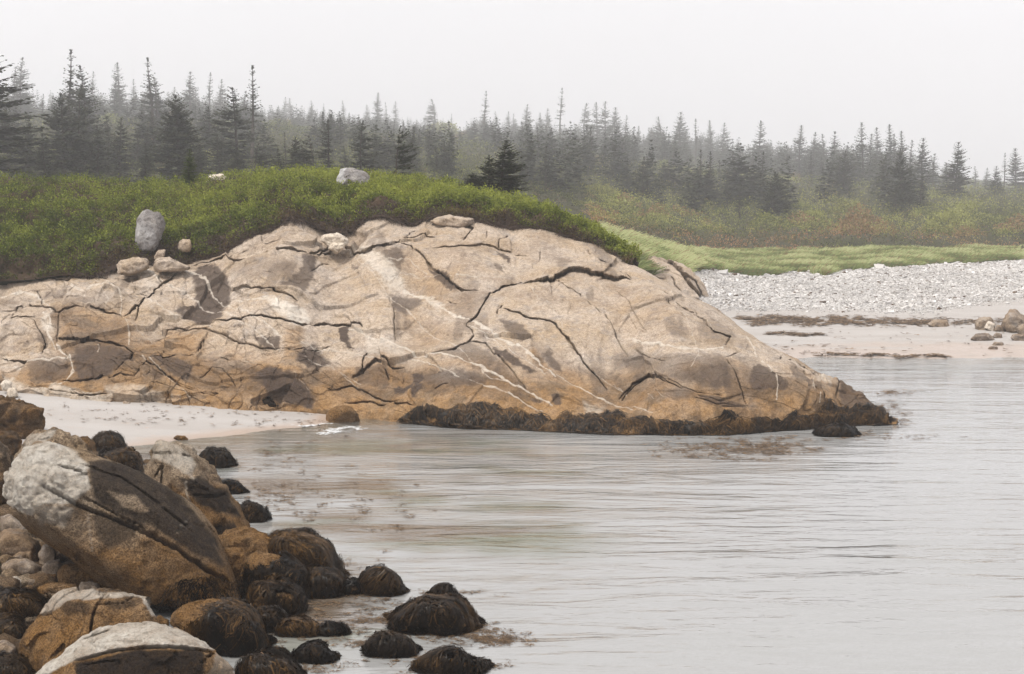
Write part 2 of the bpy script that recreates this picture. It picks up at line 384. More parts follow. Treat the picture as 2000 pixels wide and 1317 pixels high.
# water sheet
wy = np.concatenate([np.linspace(4, 24, 30), np.linspace(24.2, 46, 120)]); wa = np.linspace(-600, 2600, 300)
WA, WY = np.meshgrid(wa, wy); WX = (WA - CX) / FPX * WY
gz = ground(WX, np.maximum(WY, 6.1)); WN = fbm(np.stack([WX * .4, WY * .4, 0 * WX], -1), 3, 90)
refl_ = smooth(-.1, .35, fbm(np.stack([WX * .35, WY * .55, 0 * WX], -1), 3, 93)) * np.clip(poly_mask(WA, HC * FPX / WY + 400, [(420, 850), (900, 850), (1150, 900), (1250, 1000), (1000, 1150), (800, 1200), (650, 1300), (500, 1300), (450, 1000)], 90) * 1.0, 0, 1) * .9  # brown-green reflection of the rock, painted into the water colour
shal = smooth(-.30, .0, gz + WN * .05) * .85
link('water', make_mesh('water', np.stack([WX, WY, 0 * WX], -1), grid_faces(len(wy), len(wa)), {'shallow': shal, 'rock_reflect': refl_}, mat=M['water']), kind='structure')

# ------------------------------------------------------------------ headland outcrop
def Ac(pts): return [(x * .35, 400 + y * .35) for x, y in pts]
def Bc(pts): return [(600 + x * .3644, 380 + y * .3644) for x, y in pts]
def Cc(pts): return [(1200 + x * .4, 440 + y * .4) for x, y in pts]
TOP = [(-200, 552), (0, 548), (60, 545), (120, 536), (180, 538), (235, 520), (300, 512), (370, 514), (430, 500), (455, 482), (500, 460), (548, 440), (560, 424), (600, 430), (650, 458), (690, 446), (712, 426), (745, 420), (790, 432), (806, 438), (830, 427), (870, 422), (930, 430), (1000, 446), (1020, 443), (1060, 447), (1110, 465), (1160, 482), (1210, 510), (1240, 524), (1280, 545), (1330, 575), (1400, 606), (1450, 640), (1520, 678), (1560, 700), (1600, 728), (1640, 752), (1680, 770), (1705, 790), (1725, 812), (1740, 826), (1760, 830)]
BASE = [(-200, 756), (0, 762), (60, 766), (150, 772), (300, 787), (430, 787), (500, 796), (620, 806), (700, 816), (830, 826), (900, 834), (1100, 843), (1200, 848), (1400, 847), (1600, 836), (1740, 828), (1760, 831)]
ZB = [(-200, .50), (0, .44), (150, .42), (300, .30), (430, .28), (500, .20), (620, .06), (700, .0), (2000, .0)]
YTOP = [(-200, 36), (0, 36), (400, 37), (750, 38.5), (1100, 38), (1240, 37.3), (1400, 35.3), (1600, 32), (1700, 30.6), (1740, 29.9), (1760, 29.85)]
def vtop(u): return stab(u, TOP, 8)
def yt(u): return stab(u, YTOP, 60)
def vbase(u): return stab(u, BASE, 20)
def head_point(u, t):
    """u picture column, t 0 at foot .. 1 at upper rim"""
    vt, vb = vtop(u), vbase(u); zb = tab(u, ZB); yb = Yat(vb, zb); y1 = yt(u)
    tc = np.clip(t, -1, 1)
    sil = smooth(1200, 1330, u)
    g = lerp(np.sign(tc) * np.abs(tc) ** 1.45, np.sign(tc) * (1 - np.sqrt(np.clip(1 - np.abs(tc) ** 1.9, 0, 1))), sil)
    v = vb + (vt - vb) * t
    return P(u, v, yb + (y1 - yb) * g), v
NU, NV = 1700, 540
uu = np.linspace(-190, 1752, NU)
tt = np.concatenate([np.linspace(-.16, 0, 40)[:-1], np.linspace(0, 1, NV)])
U, T = np.meshgrid(uu, tt); HP, HV = head_point(U, T)
HN = grid_normals(HP); HN *= np.sign((HN * (np.array([0, -1, .4]))).sum(-1, keepdims=True)); HN = unit(HN)
HN[:, :] = unit(HN + np.array([0, -.15, .15]))
wu = fbm(HP * .9, 3, 7) * 6 + fbm(HP * 4, 3, 8) * 2.0; wv = fbm(HP * .9 + 9, 3, 9) * 5 + fbm(HP * 4 + 5, 3, 10) * 2.0
ju = U + wu * .35; jv = HV + wv * .35 + noise(HP * 5, 13) * 2.2 + noise(HP * 10, 14) * .5; RD = unit(HP - np.array([0, 0, HC]))            # cracks stay close to where they were traced
pu = U + wu + noise(HP * 9, 15) * 3; pv = HV + wv + fbm(HP * 9, 2, 16) * 3                        # stains wander more
# (points, half width px, depth m, ledge m, side of the raised ledge, ledge reach px)
CR = [
 (Ac([(1000,375),(940,430),(900,445),(860,480),(800,520),(770,560),(720,600),(690,622)]),3.4,.28,.12,1,30),
 (Ac([(775,550),(752,640)]),2.2,.18,.05,1,15),
 (Ac([(1290,480),(1400,480),(1500,495),(1590,520),(1660,548)]),1.8,.15,.08,-1,25),
 (Ac([(1180,660),(1230,655),(1400,650),(1560,655),(1700,662),(1800,665),(2000,675)]),2.6,.22,.12,-1,30),
 (Bc([(0,690),(150,700),(290,705),(302,735)]),2.8,.24,.14,-1,30),
 (Ac([(310,735),(450,740),(550,733),(700,748),(745,742)]),2.8,.24,.14,-1,30),
 (Ac([(60,612),(90,550),(100,545)]),1.8,.15,.05,1,15), (Ac([(0,618),(60,612),(200,620)]),1.8,.16,.07,-1,16),
 (Ac([(190,640),(240,720),(245,750),(200,800),(120,832),(40,822),(0,800)]),2.4,.2,.12,1,26),
 (Ac([(740,940),(790,895),(830,860),(960,840),(1080,835)]),2.0,.18,.08,1,20),
 (Ac([(1140,750),(1090,820)]),1.4,.12,.04,1,12), (Ac([(1230,820),(1350,870),(1450,890),(1560,912)]),1.6,.14,.1,1,25),
 (Ac([(780,860),(870,910),(1010,1010)]),1.6,.14,.05,-1,15), (Ac([(1010,1015),(1150,1040),(1215,1055),(1180,1025)]),1.8,.15,.06,1,15),
 (Ac([(1110,955),(1180,890),(1240,895),(1290,960),(1320,1010)]),1.3,.1,.07,1,25),
 (Ac([(640,745),(700,770),(740,812),(700,845),(640,900)]),1.8,.15,.08,-1,20),
 (Ac([(1060,352),(1200,320),(1300,296),(1500,302),(1520,290),(1700,292),(1860,268),(1900,250)]),2.6,.22,.16,-1,26),
 (Ac([(1570,800),(1700,805),(1850,796)]),1.6,.14,.06,1,14),
 (Ac([(820,492),(700,470),(600,445),(520,425)]),1.2,.1,.06,-1,18), (Ac([(200,440),(240,520),(228,548)]),1.8,.16,.08,1,18),
 (Ac([(470,582),(560,592),(680,617)]),1.8,.16,.14,-1,26), (Ac([(0,412),(300,402),(500,397),(650,387),(720,377)]),2.4,.2,.1,1,14),
 (Ac([(880,395),(905,442)]),1.6,.14,.05,1,12), (Ac([(1490,232),(1560,202),(1640,190),(1730,182)]),2.2,.2,.1,1,14),
 (Ac([(1270,292),(1330,270),(1430,235),(1500,228)]),2.4,.2,.1,1,14), (Ac([(1460,180),(1465,215)]),1.2,.1,.03,1,10),
 (Ac([(1000,382),(1060,372),(1200,342),(1250,312)]),1.6,.14,.06,1,14), (Ac([(90,370),(240,365),(420,372)]),1.5,.12,.05,1,8),
 (Ac([(0,560),(120,545),(220,560),(330,600),(470,582)]),1.5,.12,.1,-1,22), (Ac([(340,610),(315,700),(312,735)]),1.5,.12,.09,-1,18),
 (Ac([(330,940),(470,955),(620,935),(740,932)]),1.5,.12,.1,-1,22), (Ac([(860,710),(1000,690),(1150,700),(1300,740),(1450,790),(1560,800)]),1.3,.1,.1,-1,26),
 (Ac([(1960,950),(2000,930)]),1.6,.14,.04,1,12), (Ac([(130,1010),(260,1000),(420,1040),(600,1040)]),1.6,.14,.09,-1,14),
 # middle
 (Bc([(850,692),(905,645),(940,585),(985,530),(1040,490),(1150,460)]),3.6,.30,.12,-1,30),
 (Bc([(1150,470),(1250,484),(1340,467),(1400,435),(1500,440),(1530,452),(1640,475),(1740,466)]),3.4,.30,.24,-1,34),
 (Bc([(850,692),(885,730),(895,770),(858,802)]),1.8,.16,.05,1,16),
 (Bc([(1030,620),(1090,640),(1150,665),(1270,685),(1330,730),(1380,780),(1450,845),(1500,890),(1560,940),(1612,1000)]),2.2,.22,.1,-1,30),
 (Bc([(1018,660),(1022,630),(1045,612)]),2.0,.18,.05,1,12),
 (Bc([(480,270),(540,300),(620,350),(680,400),(760,450),(830,500),(970,526)]),2.6,.2,.14,-1,34),
 (Bc([(460,285),(520,250),(540,210),(575,188)]),2.2,.2,.08,1,20), (Bc([(500,265),(560,240),(620,215),(690,215)]),1.8,.16,.08,-1,18),
 (Bc([(630,312),(750,292),(860,280),(960,270),(1060,282),(1180,312)]),1.7,.14,.1,-1,26),
 (Bc([(838,242),(860,205),(885,180),(855,165)]),3.4,.26,.1,1,16), (Bc([(660,148),(760,152),(850,172),(900,150)]),2.4,.22,.14,-1,14),
 (Bc([(1030,278),(1030,240),(1080,218)]),2.2,.2,.08,1,18), (Bc([(1255,288),(1245,342)]),1.8,.16,.05,1,12),
 (Bc([(0,332),(60,312),(140,292),(200,290),(250,312),(320,317),(400,302),(470,296)]),2.6,.22,.14,-1,22),
 (Bc([(200,262),(222,300)]),2.0,.18,.05,1,14), (Bc([(380,238),(330,232),(210,258)]),1.4,.12,.06,-1,14),
 (Bc([(440,510),(445,560),(465,620),(462,700),(470,782)]),1.4,.1,.16,1,36),
 (Bc([(240,972),(300,932),(370,882),(420,892),(440,912),(522,910)]),2.4,.2,.16,-1,26), (Bc([(322,840),(300,880),(290,942)]),2.0,.16,.08,1,18),
 (Bc([(1680,1052),(1720,1000),(1800,952),(1850,952),(1921,1000)]),2.2,.18,.08,-1,22),
 (Bc([(1390,510),(1460,560),(1540,650),(1640,760),(1720,862)]),1.8,.10,.12,1,40), (Bc([(1345,478),(1400,516)]),1.8,.16,.05,1,12),
 (Bc([(1600,390),(1680,432),(1742,462)]),1.8,.16,.08,1,14), (Bc([(20,420),(70,392),(125,380)]),1.3,.1,.04,1,14),
 (Bc([(640,870),(760,850),(880,790),(960,800),(1010,870),(1100,960),(1180,1060)]),1.4,.1,.1,-1,28),
 (Bc([(430,972),(418,930)]),2.0,.2,.06,1,14), (Bc([(700,1075),(765,1048)]),1.6,.14,.04,1,12),
 (Bc([(110,1040),(240,1010),(340,1060),(420,1100),(560,1120)]),1.5,.12,.1,-1,18), (Bc([(200,1100),(330,1090),(460,1140),(590,1160)]),1.6,.14,.1,-1,14),
 (Bc([(1500,310),(1560,380),(1600,392)]),1.2,.1,.04,1,14), (Bc([(965,190),(962,235)]),1.2,.1,.03,1,10), (Bc([(760,545),(800,560)]),1.6,.14,.03,1,8),
 (Bc([(1770,830),(1830,880),(1921,900)]),1.5,.1,.08,1,20),
 # right
 (Cc([(260,375),(330,422),(345,440)]),1.8,.14,.05,1,12), (Cc([(545,582),(562,552),(480,520),(440,465),(400,420)]),1.8,.15,.08,1,16),
 (Cc([(533,652),(560,642),(602,630)]),2.8,.22,.06,1,12), (Cc([(540,660),(580,730),(620,820),(640,880)]),1.6,.12,.06,1,16),
 (Cc([(790,672),(830,656),(880,664),(915,680)]),2.2,.2,.08,1,14), (Cc([(915,680),(980,740),(1080,775),(1130,800)]),2.2,.18,.12,1,16),
 (Cc([(20,800),(80,740),(160,712),(230,750),(330,800)]),2.0,.16,.08,-1,18), (Cc([(160,715),(280,760),(400,820),(520,840)]),1.3,.1,.05,1,14),
 (Cc([(390,850),(500,895),(600,905)]),1.2,.08,.05,1,10), (Cc([(410,840),(520,880),(620,900)]),1.2,.08,.05,1,10),
 (Cc([(100,600),(145,642)]),1.5,.1,.06,1,16), (Cc([(900,700),(1000,800),(1040,870)]),1.6,.14,.08,1,14), (Cc([(1090,780),(1080,830),(1110,860)]),2.0,.16,.1,1,12),
 (Cc([(1060,760),(1190,800),(1250,850)]),2.0,.16,.1,1,12), (Cc([(160,300),(250,350),(420,440),(520,480)]),1.2,.1,.05,1,14),
 (Cc([(0,345),(80,400),(150,520)]),.9,.06,.04,1,20),
]
VE = [
 (Ac([(815,345),(870,400),(905,432)]),6), (Ac([(930,450),(1000,480),(1080,510),(1150,552),(1250,602),(1400,702),(1540,800),(1560,812)]),3),
 (Ac([(820,508),(880,560),(940,600),(985,622)]),4), (Ac([(1000,375),(1100,405),(1150,450),(1200,512),(1240,540),(1300,580),(1400,640),(1500,700),(1570,742)]),3.4),
 (Ac([(1310,520),(1350,550),(1450,566),(1560,600),(1640,640),(1720,645)]),3.6),
 (Ac([(400,450),(470,472),(600,450),(650,470),(672,492),(680,560),(670,612)]),2.6), (Ac([(495,440),(460,522)]),1.6), (Ac([(570,470),(610,530),(590,580)]),1.6),
 (Ac([(590,420),(640,470)]),4), (Ac([(700,640),(720,680),(710,748)]),2.4), (Ac([(1700,850),(1800,890),(1900,940),(2000,990)]),1.6), (Ac([(1680,770),(1780,800),(1900,825),(2000,830)]),1.6),
 (Ac([(240,600),(290,650),(260,700),(320,770),(330,792),(382,825),(400,900),(350,950),(280,982),(230,1012)]),4.6), (Ac([(0,470),(120,450),(200,470),(230,520),(290,600)]),4),
 (Ac([(540,752),(550,775),(540,800)]),2.5), (Ac([(0,870),(100,860),(240,850),(380,830)]),3), (Ac([(340,420),(440,405),(560,415)]),2.4), (Ac([(790,835),(900,930),(1060,1085)]),2.2),
 (Ac([(700,640),(820,690),(860,740)]),1.4), (Ac([(1100,670),(1180,695)]),2.4), (Ac([(1640,950),(1700,1010),(1720,1040)]),1.2), (Ac([(1360,860),(1560,915)]),1.3),
 (Bc([(200,292),(300,390),(400,470),(440,520),(560,640),(680,750),(820,840),(862,892)]),2),
 (Bc([(520,480),(620,520),(720,580),(800,632),(850,652),(960,722),(1080,800),(1200,872),(1290,942),(1330,975)]),5.2),
 (Bc([(220,730),(300,752),(430,782),(520,830),(580,860),(720,880),(850,912),(960,950),(1100,1030),(1200,1080),(1310,1120)]),4.2),
 (Bc([(560,868),(700,940),(850,1010),(1000,1050),(1150,1120),(1260,1160)]),2.8), (Bc([(870,700),(1000,782),(1100,870),(1200,912),(1280,972)]),2.4),
 (Bc([(1180,490),(1260,570),(1310,640),(1370,752)]),1.5), (Bc([(430,370),(550,382),(640,415)]),1.5), (Bc([(760,440),(900,455),(1060,450)]),1.6), (Bc([(500,432),(700,425)]),1.4),
 (Bc([(0,800),(60,830),(200,850),(420,892)]),2), (Bc([(0,870),(120,920),(230,1000),(350,1070)]),1.6), (Bc([(1340,960),(1500,1020),(1700,1090),(1850,1180)]),3.4),
 (Bc([(1470,870),(1600,960),(1700,1030)]),1.5), (Bc([(870,900),(940,950),(980,1000),(1060,1010)]),2), (Bc([(960,330),(1100,420),(1150,460)]),1.4), (Bc([(720,180),(830,262)]),1.6),
 (Bc([(1740,790),(1820,800),(1921,810)]),2.2), (Bc([(1360,705),(1420,705)]),2),
 (Cc([(270,340),(330,430),(370,500),(400,560),(410,630),(370,700)]),1.8), (Cc([(90,560),(220,580),(300,605),(420,605),(530,590)]),4.2), (Cc([(630,530),(660,600),(690,660)]),3.4),
 (Cc([(700,530),(690,590),(710,640)]),1.8), (Cc([(718,680),(770,740),(790,800),(790,860)]),3.6), (Cc([(790,590),(850,642)]),1.8), (Cc([(0,740),(50,792)]),1.6),
 (Cc([(150,790),(190,842)]),1.8), (Cc([(190,790),(240,842)]),1.4), (Cc([(970,755),(960,790),(975,812)]),1.6), (Cc([(1000,830),(1000,872)]),2), (Cc([(520,420),(500,470)]),1.2), (Cc([(400,400),(480,500)]),1),
]
VP = [ (Ac([(1470,560),(1600,572),(1700,600),(1730,650),(1640,665),(1540,622)]),.95), (Bc([(250,295),(330,302),(430,380),(520,460),(500,482),(400,462),(300,372)]),.55),
 (Bc([(610,505),(680,520),(730,570),(700,590),(640,550)]),.6), (Ac([(0,920),(60,950),(130,1000),(200,1010),(300,965),(420,1000),(560,1040),(680,1060),(560,1090),(300,1080),(0,1060)]),.62),
 (Ac([(580,1000),(760,1000),(900,1070),(1000,1090),(800,1110),(640,1090)]),.4), (Bc([(300,740),(430,770),(520,830),(520,880),(440,905),(420,870),(330,850)]),.3),
 (Bc([(1480,1070),(1600,1080),(1560,1140),(1490,1120)]),.45), (Cc([(980,740),(1050,780),(1040,800),(990,770)]),.6),
 (Ac([(250,600),(295,600),(290,690),(250,690)]),.6), (Ac([(0,800),(60,820),(20,840)]),.6), (Ac([(760,380),(840,350),(900,430),(840,470)]),.25)]
ST = [ (Ac([(380,640),(700,650),(760,780),(1000,830),(1300,880),(1760,1000),(1790,1120),(1300,1060),(900,960),(600,990),(400,960),(180,900),(330,800)]),.30,26), (Bc([(0,920),(260,980),(560,960),(900,960),(1200,1040),(1320,1110),(900,1110),(300,1080),(0,1040)]),.30,22), (Cc([(0,700),(300,700),(560,720),(840,760),(1000,820),(700,850),(300,850),(0,860)]),.26,22),
 (Ac([(1110,370),(1200,358),(1280,440),(1285,520),(1230,590),(1250,640),(1170,672),(1040,645),(975,600),(1000,560),(1075,530),(1080,430)]),.74,9),
 (Ac([(1050,590),(1170,560),(1200,610),(1160,662),(1060,642)]),.6,6), (Ac([(1690,296),(1785,300),(1745,400),(1710,500),(1640,512),(1565,490),(1620,430),(1670,370)]),.62,8),
 (Ac([(1660,820),(1760,780),(1820,830),(1850,900),(1760,930),(1650,880)]),.8,12), (Ac([(1430,950),(1500,900),(1700,990),(1760,1100),(1740,1150),(1600,1110),(1500,1040)]),.72,8),
 (Ac([(1300,880),(1420,900),(1700,1000),(1700,1060),(1450,1010)]),.4,9), (Ac([(400,770),(560,750),(730,800),(740,850),(650,880),(600,950),(460,960),(400,900)]),.68,12),
 (Ac([(150,850),(360,850),(380,900),(300,970),(150,960)]),.5,12), (Ac([(1880,690),(1920,690),(1965,790),(1965,812),(1900,760)]),.8,4), (Ac([(1400,740),(1565,740),(1560,800),(1440,790)]),.7,6),
 (Ac([(240,450),(380,450),(360,520),(250,530)]),.45,12), (Ac([(830,840),(960,850),(1060,900),(1050,960),(990,970),(880,890)]),.65,6), (Ac([(480,570),(620,590),(640,605),(500,600)]),.5,8),
 (Ac([(0,480),(110,490),(100,540),(0,550)]),.3,10), (Ac([(280,570),(400,590),(320,700),(290,690)]),.35,10), (Ac([(1280,330),(1600,310),(1640,420),(1400,470),(1290,460)]),.22,25),
 (Ac([(420,480),(700,490),(780,530),(690,600),(480,570)]),.22,16), (Ac([(840,930),(930,940),(900,980),(850,970)]),.5,8), (Ac([(1840,1040),(1960,1050),(1960,1100)]),.3,10), (Ac([(190,690),(260,700),(240,750),(200,740)]),.5,8),
 (Bc([(380,330),(470,310),(520,380),(480,430),(410,390)]),.6,8), (Bc([(445,500),(600,520),(620,580),(520,650),(460,620)]),.6,10), (Bc([(650,390),(730,420),(830,500),(760,490),(680,440)]),.72,4),
 (Bc([(1000,290),(1080,330),(1085,372),(1030,330)]),.75,4), (Bc([(1010,380),(1060,390),(1060,420),(1020,410)]),.55,5), (Bc([(1010,672),(1150,720),(1210,820),(1100,770),(1040,712)]),.6,7),
 (Bc([(1000,820),(1130,900),(1240,960),(1180,962),(1060,920),(1010,870)]),.75,5), (Bc([(1230,850),(1300,850),(1370,930),(1340,950)]),.6,7), (Bc([(550,950),(620,950),(625,1060),(570,1060)]),.85,4),
 (Bc([(600,980),(900,960),(1000,1010),(800,1080),(640,1060)]),.5,12), (Bc([(450,1010),(570,1010),(550,1060),(460,1050)]),.75,5), (Bc([(570,1060),(645,1060),(602,1140),(575,1130)]),.8,5),
 (Bc([(0,880),(60,890),(60,935),(0,935)]),.7,5), (Bc([(0,1050),(20,1100),(30,1150),(0,1150)]),.7,6), (Bc([(155,720),(210,710),(222,800),(252,832),(180,790)]),.72,4), (Bc([(230,382),(280,382),(270,410),(240,406)]),.5,4),
 (Bc([(640,870),(880,790),(980,850),(1080,960),(1200,1060),(1100,1040),(860,930)]),.42,10), (Bc([(250,930),(420,900),(440,940),(420,1000),(260,1000)]),.5,7), (Bc([(440,910),(700,950),(720,1000),(440,980)]),.35,8),
 (Bc([(1310,1075),(1350,1070),(1370,1110),(1320,1120)]),.7,4), (Bc([(1190,1095),(1270,1100),(1250,1130),(1200,1120)]),.6,4), (Bc([(600,0),(600,1),(601,0)]),0,1),
 (Bc([(460,520),(500,560),(490,760),(465,770)]),.3,6), (Bc([(1450,900),(1700,960),(1680,1000),(1500,960)]),.3,14),
 (Bc([(0,350),(70,340),(20,420),(0,440)]),.55,6), (Bc([(600,1060),(800,1080),(760,1130),(640,1110)]),.3,10),
 (Cc([(0,620),(150,640),(380,640),(520,620),(552,700),(555,800),(450,805),(330,760),(150,700),(0,690)]),.42,14), (Cc([(400,700),(540,690),(555,800),(470,805)]),.32,8), (Cc([(650,730),(700,700),(835,780),(840,822),(680,822),(640,780)]),.66,6),
 (Cc([(400,835),(560,865),(640,895),(620,915),(440,900)]),.62,6), (Cc([(850,680),(1000,780),(1000,830),(850,760)]),.42,8), (Cc([(240,800),(370,800),(400,860),(300,880)]),.4,10),
 (Cc([(1080,780),(1240,800),(1260,880),(1100,860)]),.62,7), (Cc([(560,640),(700,650),(720,720),(640,790)]),.25,10), (Cc([(240,270),(470,330),(560,430),(440,400)]),.2,16)]
disp = fbm(HP * .30, 2, 20) * .26 + fbm(HP * 1.3, 4, 24) * .040; cdep = np.zeros_like(disp)
ld = unit(np.array([[.8, .45, -.35]]))[0]; ss = (HP * np.array([.55, .9, 1.5]))          # bedding: long slabs dipping right
cv, ce = cells(np.stack([HP[..., 0] * .42 + HP[..., 2] * .5, HP[..., 1] * .25, HP[..., 2] * 1.0 - HP[..., 0] * .2], -1) + (fbm(HP * .7, 2, 33)[..., None]) * .25)
disp += (cv - .5) * .09 * smooth(.0, .10, ce)
cv2, ce2 = cells(np.stack([HP[..., 0] * 1.1 + HP[..., 2] * .9, HP[..., 1] * .8, HP[..., 2] * 2.6 - HP[..., 0] * .3], -1) + (fbm(HP * 1.5, 2, 35)[..., None]) * .35, 77)
fq = np.stack([HP[..., 0] * .55 + HP[..., 2] * .6, HP[..., 1] * .3, HP[..., 2] * 1.2 - HP[..., 0] * .28], -1)
disp += facets(fq + fbm(HP * .8, 2, 31)[..., None] * .15, 11) * .16 * lerp(.55, 1.0, smooth(900, 400, U))
busy = smooth(900, 300, U) * .75 + .25 + poly_mask(pu, pv, [(1560, 700), (1760, 700), (1760, 850), (1600, 850)], 20)
disp += (cv2 - .5) * .075 * smooth(.0, .05, ce2) * busy
disp += facets(np.stack([HP[..., 0] * 1.5 + HP[..., 2] * 1.2, HP[..., 1] * .9, HP[..., 2] * 3.0 - HP[..., 0] * .6], -1) + fbm(HP * 1.9, 2, 39)[..., None] * .2, 41) * .055 * np.clip(busy, .3, 1)
ocr = np.zeros_like(disp); stn = np.zeros_like(disp); vei = np.zeros_like(disp)
stn = np.maximum(stn, (1 - smooth(.0, .018, ce2)) * .45 * np.clip(busy, 0, 1) * (fbm(HP * 1.3, 2, 37) > -.05))
for pts, wd, dp, lg, sd_, rc in CR:
    wd = wd * .82
    bb, d, s, par = line_field(ju, jv, pts, rc * 3.2 + 10)
    if d is None: continue
    wloc = wd * (.55 + .45 * np.abs(fbm(HP[bb] * 3.1, 2, 41)) * 2 + .25) * np.clip(np.minimum(par, 1 - par) * 7 + .2, 0, 1)
    endf = np.clip(np.minimum(par, 1 - par) * 5, 0, 1)
    wloc = np.clip(wloc * np.clip(.34 + .9 * noise(HP[bb] * 1.7, 43), .08, .9), .8, None) * smooth(0, .10, np.minimum(par, 1 - par) + .03)
    cdep[bb] = np.maximum(cdep[bb], dp * 1.0 * (1 - smooth(wloc * .5, wloc * 1.1, d)) * (.4 + .6 * endf))
    disp[bb] -= .022 * np.exp(-(d / (wd * 1.6)) ** 2)                    # rounded lips
    disp[bb] += lg * (.6 if lg >= .24 else .25) * endf * smooth(-1.8, 1.8, d * s * sd_) * np.exp(-(d / (rc * 1.6)) ** 1.3)
for pts, wd in VE:
    bb, d, s, par = line_field(ju, jv, pts, wd * 3 + 6)
    if d is None: continue
    ww = wd * .62 * np.clip(.45 + 1.5 * np.abs(fbm(HP[bb] * 2.6, 3, 51)) + .5 * fbm(HP[bb] * 9, 2, 52), .12, 2)
    m = 1 - smooth(ww * .45, ww * 1.0, d); vei[bb] = np.maximum(vei[bb], m * min(.9, .25 + wd * .11)); disp[bb] += .008 * m
for pts, s_ in VP:
    vei = np.maximum(vei, poly_mask(pu, pv, pts, 5) * s_)
NZ58 = fbm(HP * 2.6, 3, 58) * .6 + fbm(HP * np.array([12, 4, 4.]), 3, 59) * .6
for pts, s_, sf in ST:
    m = poly_mask(pu, pv, pts, sf * .8); m = smooth(.08, .95, m + .38 * NZ58) * m ** .5; stn = 1 - (1 - stn) * (1 - m * min(.97, s_ * 1.25))
# run-down mineral streaks, rusty tidal belt
run = fbm(np.stack([HP[..., 0] * 2.2, HP[..., 2] * .35, HP[..., 1] * .3], -1), 4, 61)
stn = 1 - (1 - stn) * (1 - .42 * smooth(.12, .5, run) * smooth(.0, .5, fbm(HP * .45, 2, 64) + .25))
oz = 1 - smooth(.50, 1.15, HP[..., 2] + fbm(HP * .8, 3, 66) * .35 - .35 * smooth(700, 300, U) * smooth(0, 200, U))
ocr = np.maximum(ocr, oz * .9)
for pts, s_, sf in ((Ac([(320,600),(700,620),(780,690),(1150,700),(1130,900),(1560,920),(1900,1060),(1830,1140),(1300,1100),(900,1060),(700,900),(330,830),(310,730)]),.78,25), (Ac([(1600,700),(1680,680),(1700,820),(1640,920),(1560,900)]),.7,10),
    (Bc([(430,330),(560,330),(960,540),(860,660),(700,560),(560,480)]),.35,20), (Bc([(520,600),(850,690),(860,790),(620,830),(480,700)]),.30,22), (Bc([(1200,830),(1320,940),(1280,960),(1180,880)]),.8,6),
    (Cc([(420,800),(640,830),(840,820),(1000,860),(980,900),(700,930),(430,930),(200,880)]),.9,10), (Bc([(1560,480),(1921,620),(1921,800),(1640,720)]),.22,40), (Bc([(650,290),(900,300),(1000,450),(800,460)]),.28,30)):
    ocr = np.maximum(ocr, poly_mask(pu, pv, pts, sf) * s_)
disp += fbm(HP * 4.2, 4, 70) * .018
rim = smooth(.0, .06, 1 - np.clip(T, 0, 1)); disp *= .45 + .55 * rim
# hairline fractures and bedding that dip to the right
def hair(p, th, seed): return 1 - smooth(th * .4, th, np.abs(noise(p, seed)))
rx = (U * math.cos(.42) + HV * math.sin(.42)); ry = (-U * math.sin(.42) + HV * math.cos(.42))
q1 = np.stack([rx * .006, ry * .045, 0 * rx], -1) + (fbm(HP * .9, 3, 72) * .2)[..., None]
q2 = np.stack([U * .022, HV * .014, 0 * rx + 3], -1) + (fbm(HP * 1.3, 3, 73) * .16)[..., None]
msk = smooth(-.25, .25, fbm(HP * .8, 2, 74)) * (.35 + .65 * np.clip(busy, 0, 1)); msk2 = smooth(-.1, .25, fbm(HP * .7 + 9, 2, 75)) * (.25 + .75 * np.clip(busy, 0, 1))
hl = np.maximum(hair(q1, .035, 76) * msk, hair(q2, .03, 77) * msk2)
cdep = np.maximum(cdep, hl * .03); stn = 1 - (1 - stn) * (1 - hl * .12)
stn *= 1 - vei * .9
HD = HP + HN * disp[..., None] + RD * cdep[..., None] - np.array([0, 0, .10]) * cdep[..., None]
# skirt behind the rim: the slope turns over and runs down out of sight
last = HD[-1]; back = []
for k in range(1, 15):
    q = last.copy(); s = k / 14
    sil = smooth(1200, 1330, uu)
    q[:, 1] += s * lerp(4.0, 3.2, sil); q[:, 2] = lerp(last[:, 2] - .5 * s, lerp(last[:, 2], -.6, s ** 1.3), sil) + fbm(q * 1.3, 3, 75) * .08
    back.append(q)
HA = np.concatenate([HD, np.array(back)], 0)
def ext(a): return np.concatenate([a, np.repeat(a[-1:], len(back), 0)], 0)
me = make_mesh('rock_outcrop', HA, grid_faces(HA.shape[0], NU), {'stain': ext(stn), 'vein_lit': ext(vei), 'ochre': ext(ocr)}, mat=M['rock'])
headland = link('rock_outcrop', me, label='great pale granite headland with dark cracks, white veins and rust-brown foot sloping into the water', category='rock outcrop')

# ------------------------------------------------------------------ rockweed strands
def ribbons(paths, width, tone_val, brown=None, face=None):
    """paths n,k,3 -> ribbon quads"""
    n, k, _ = paths.shape
    tan = np.gradient(paths, axis=1); nn = face if face is not None else np.tile(np.array([0, -.8, .5]), (n, k, 1))
    side = unit(np.cross(tan, nn) + RS.normal(size=(n, 1, 3)) * .002)
    wv = width[:, None, None] * np.linspace(1, .35, k)[None, :, None] * .5
    V = np.stack([paths - side * wv, paths + side * wv], 2).reshape(-1, 3)
    b = np.arange(n)[:, None] * (2 * k) + np.arange(k - 1)[None, :] * 2
    F = np.stack([b, b + 1, b + 3, b + 2], -1).reshape(-1, 4)
    return V, F, np.repeat(tone_val, 2 * k), np.repeat(brown if brown is not None else np.zeros(n), 2 * k)

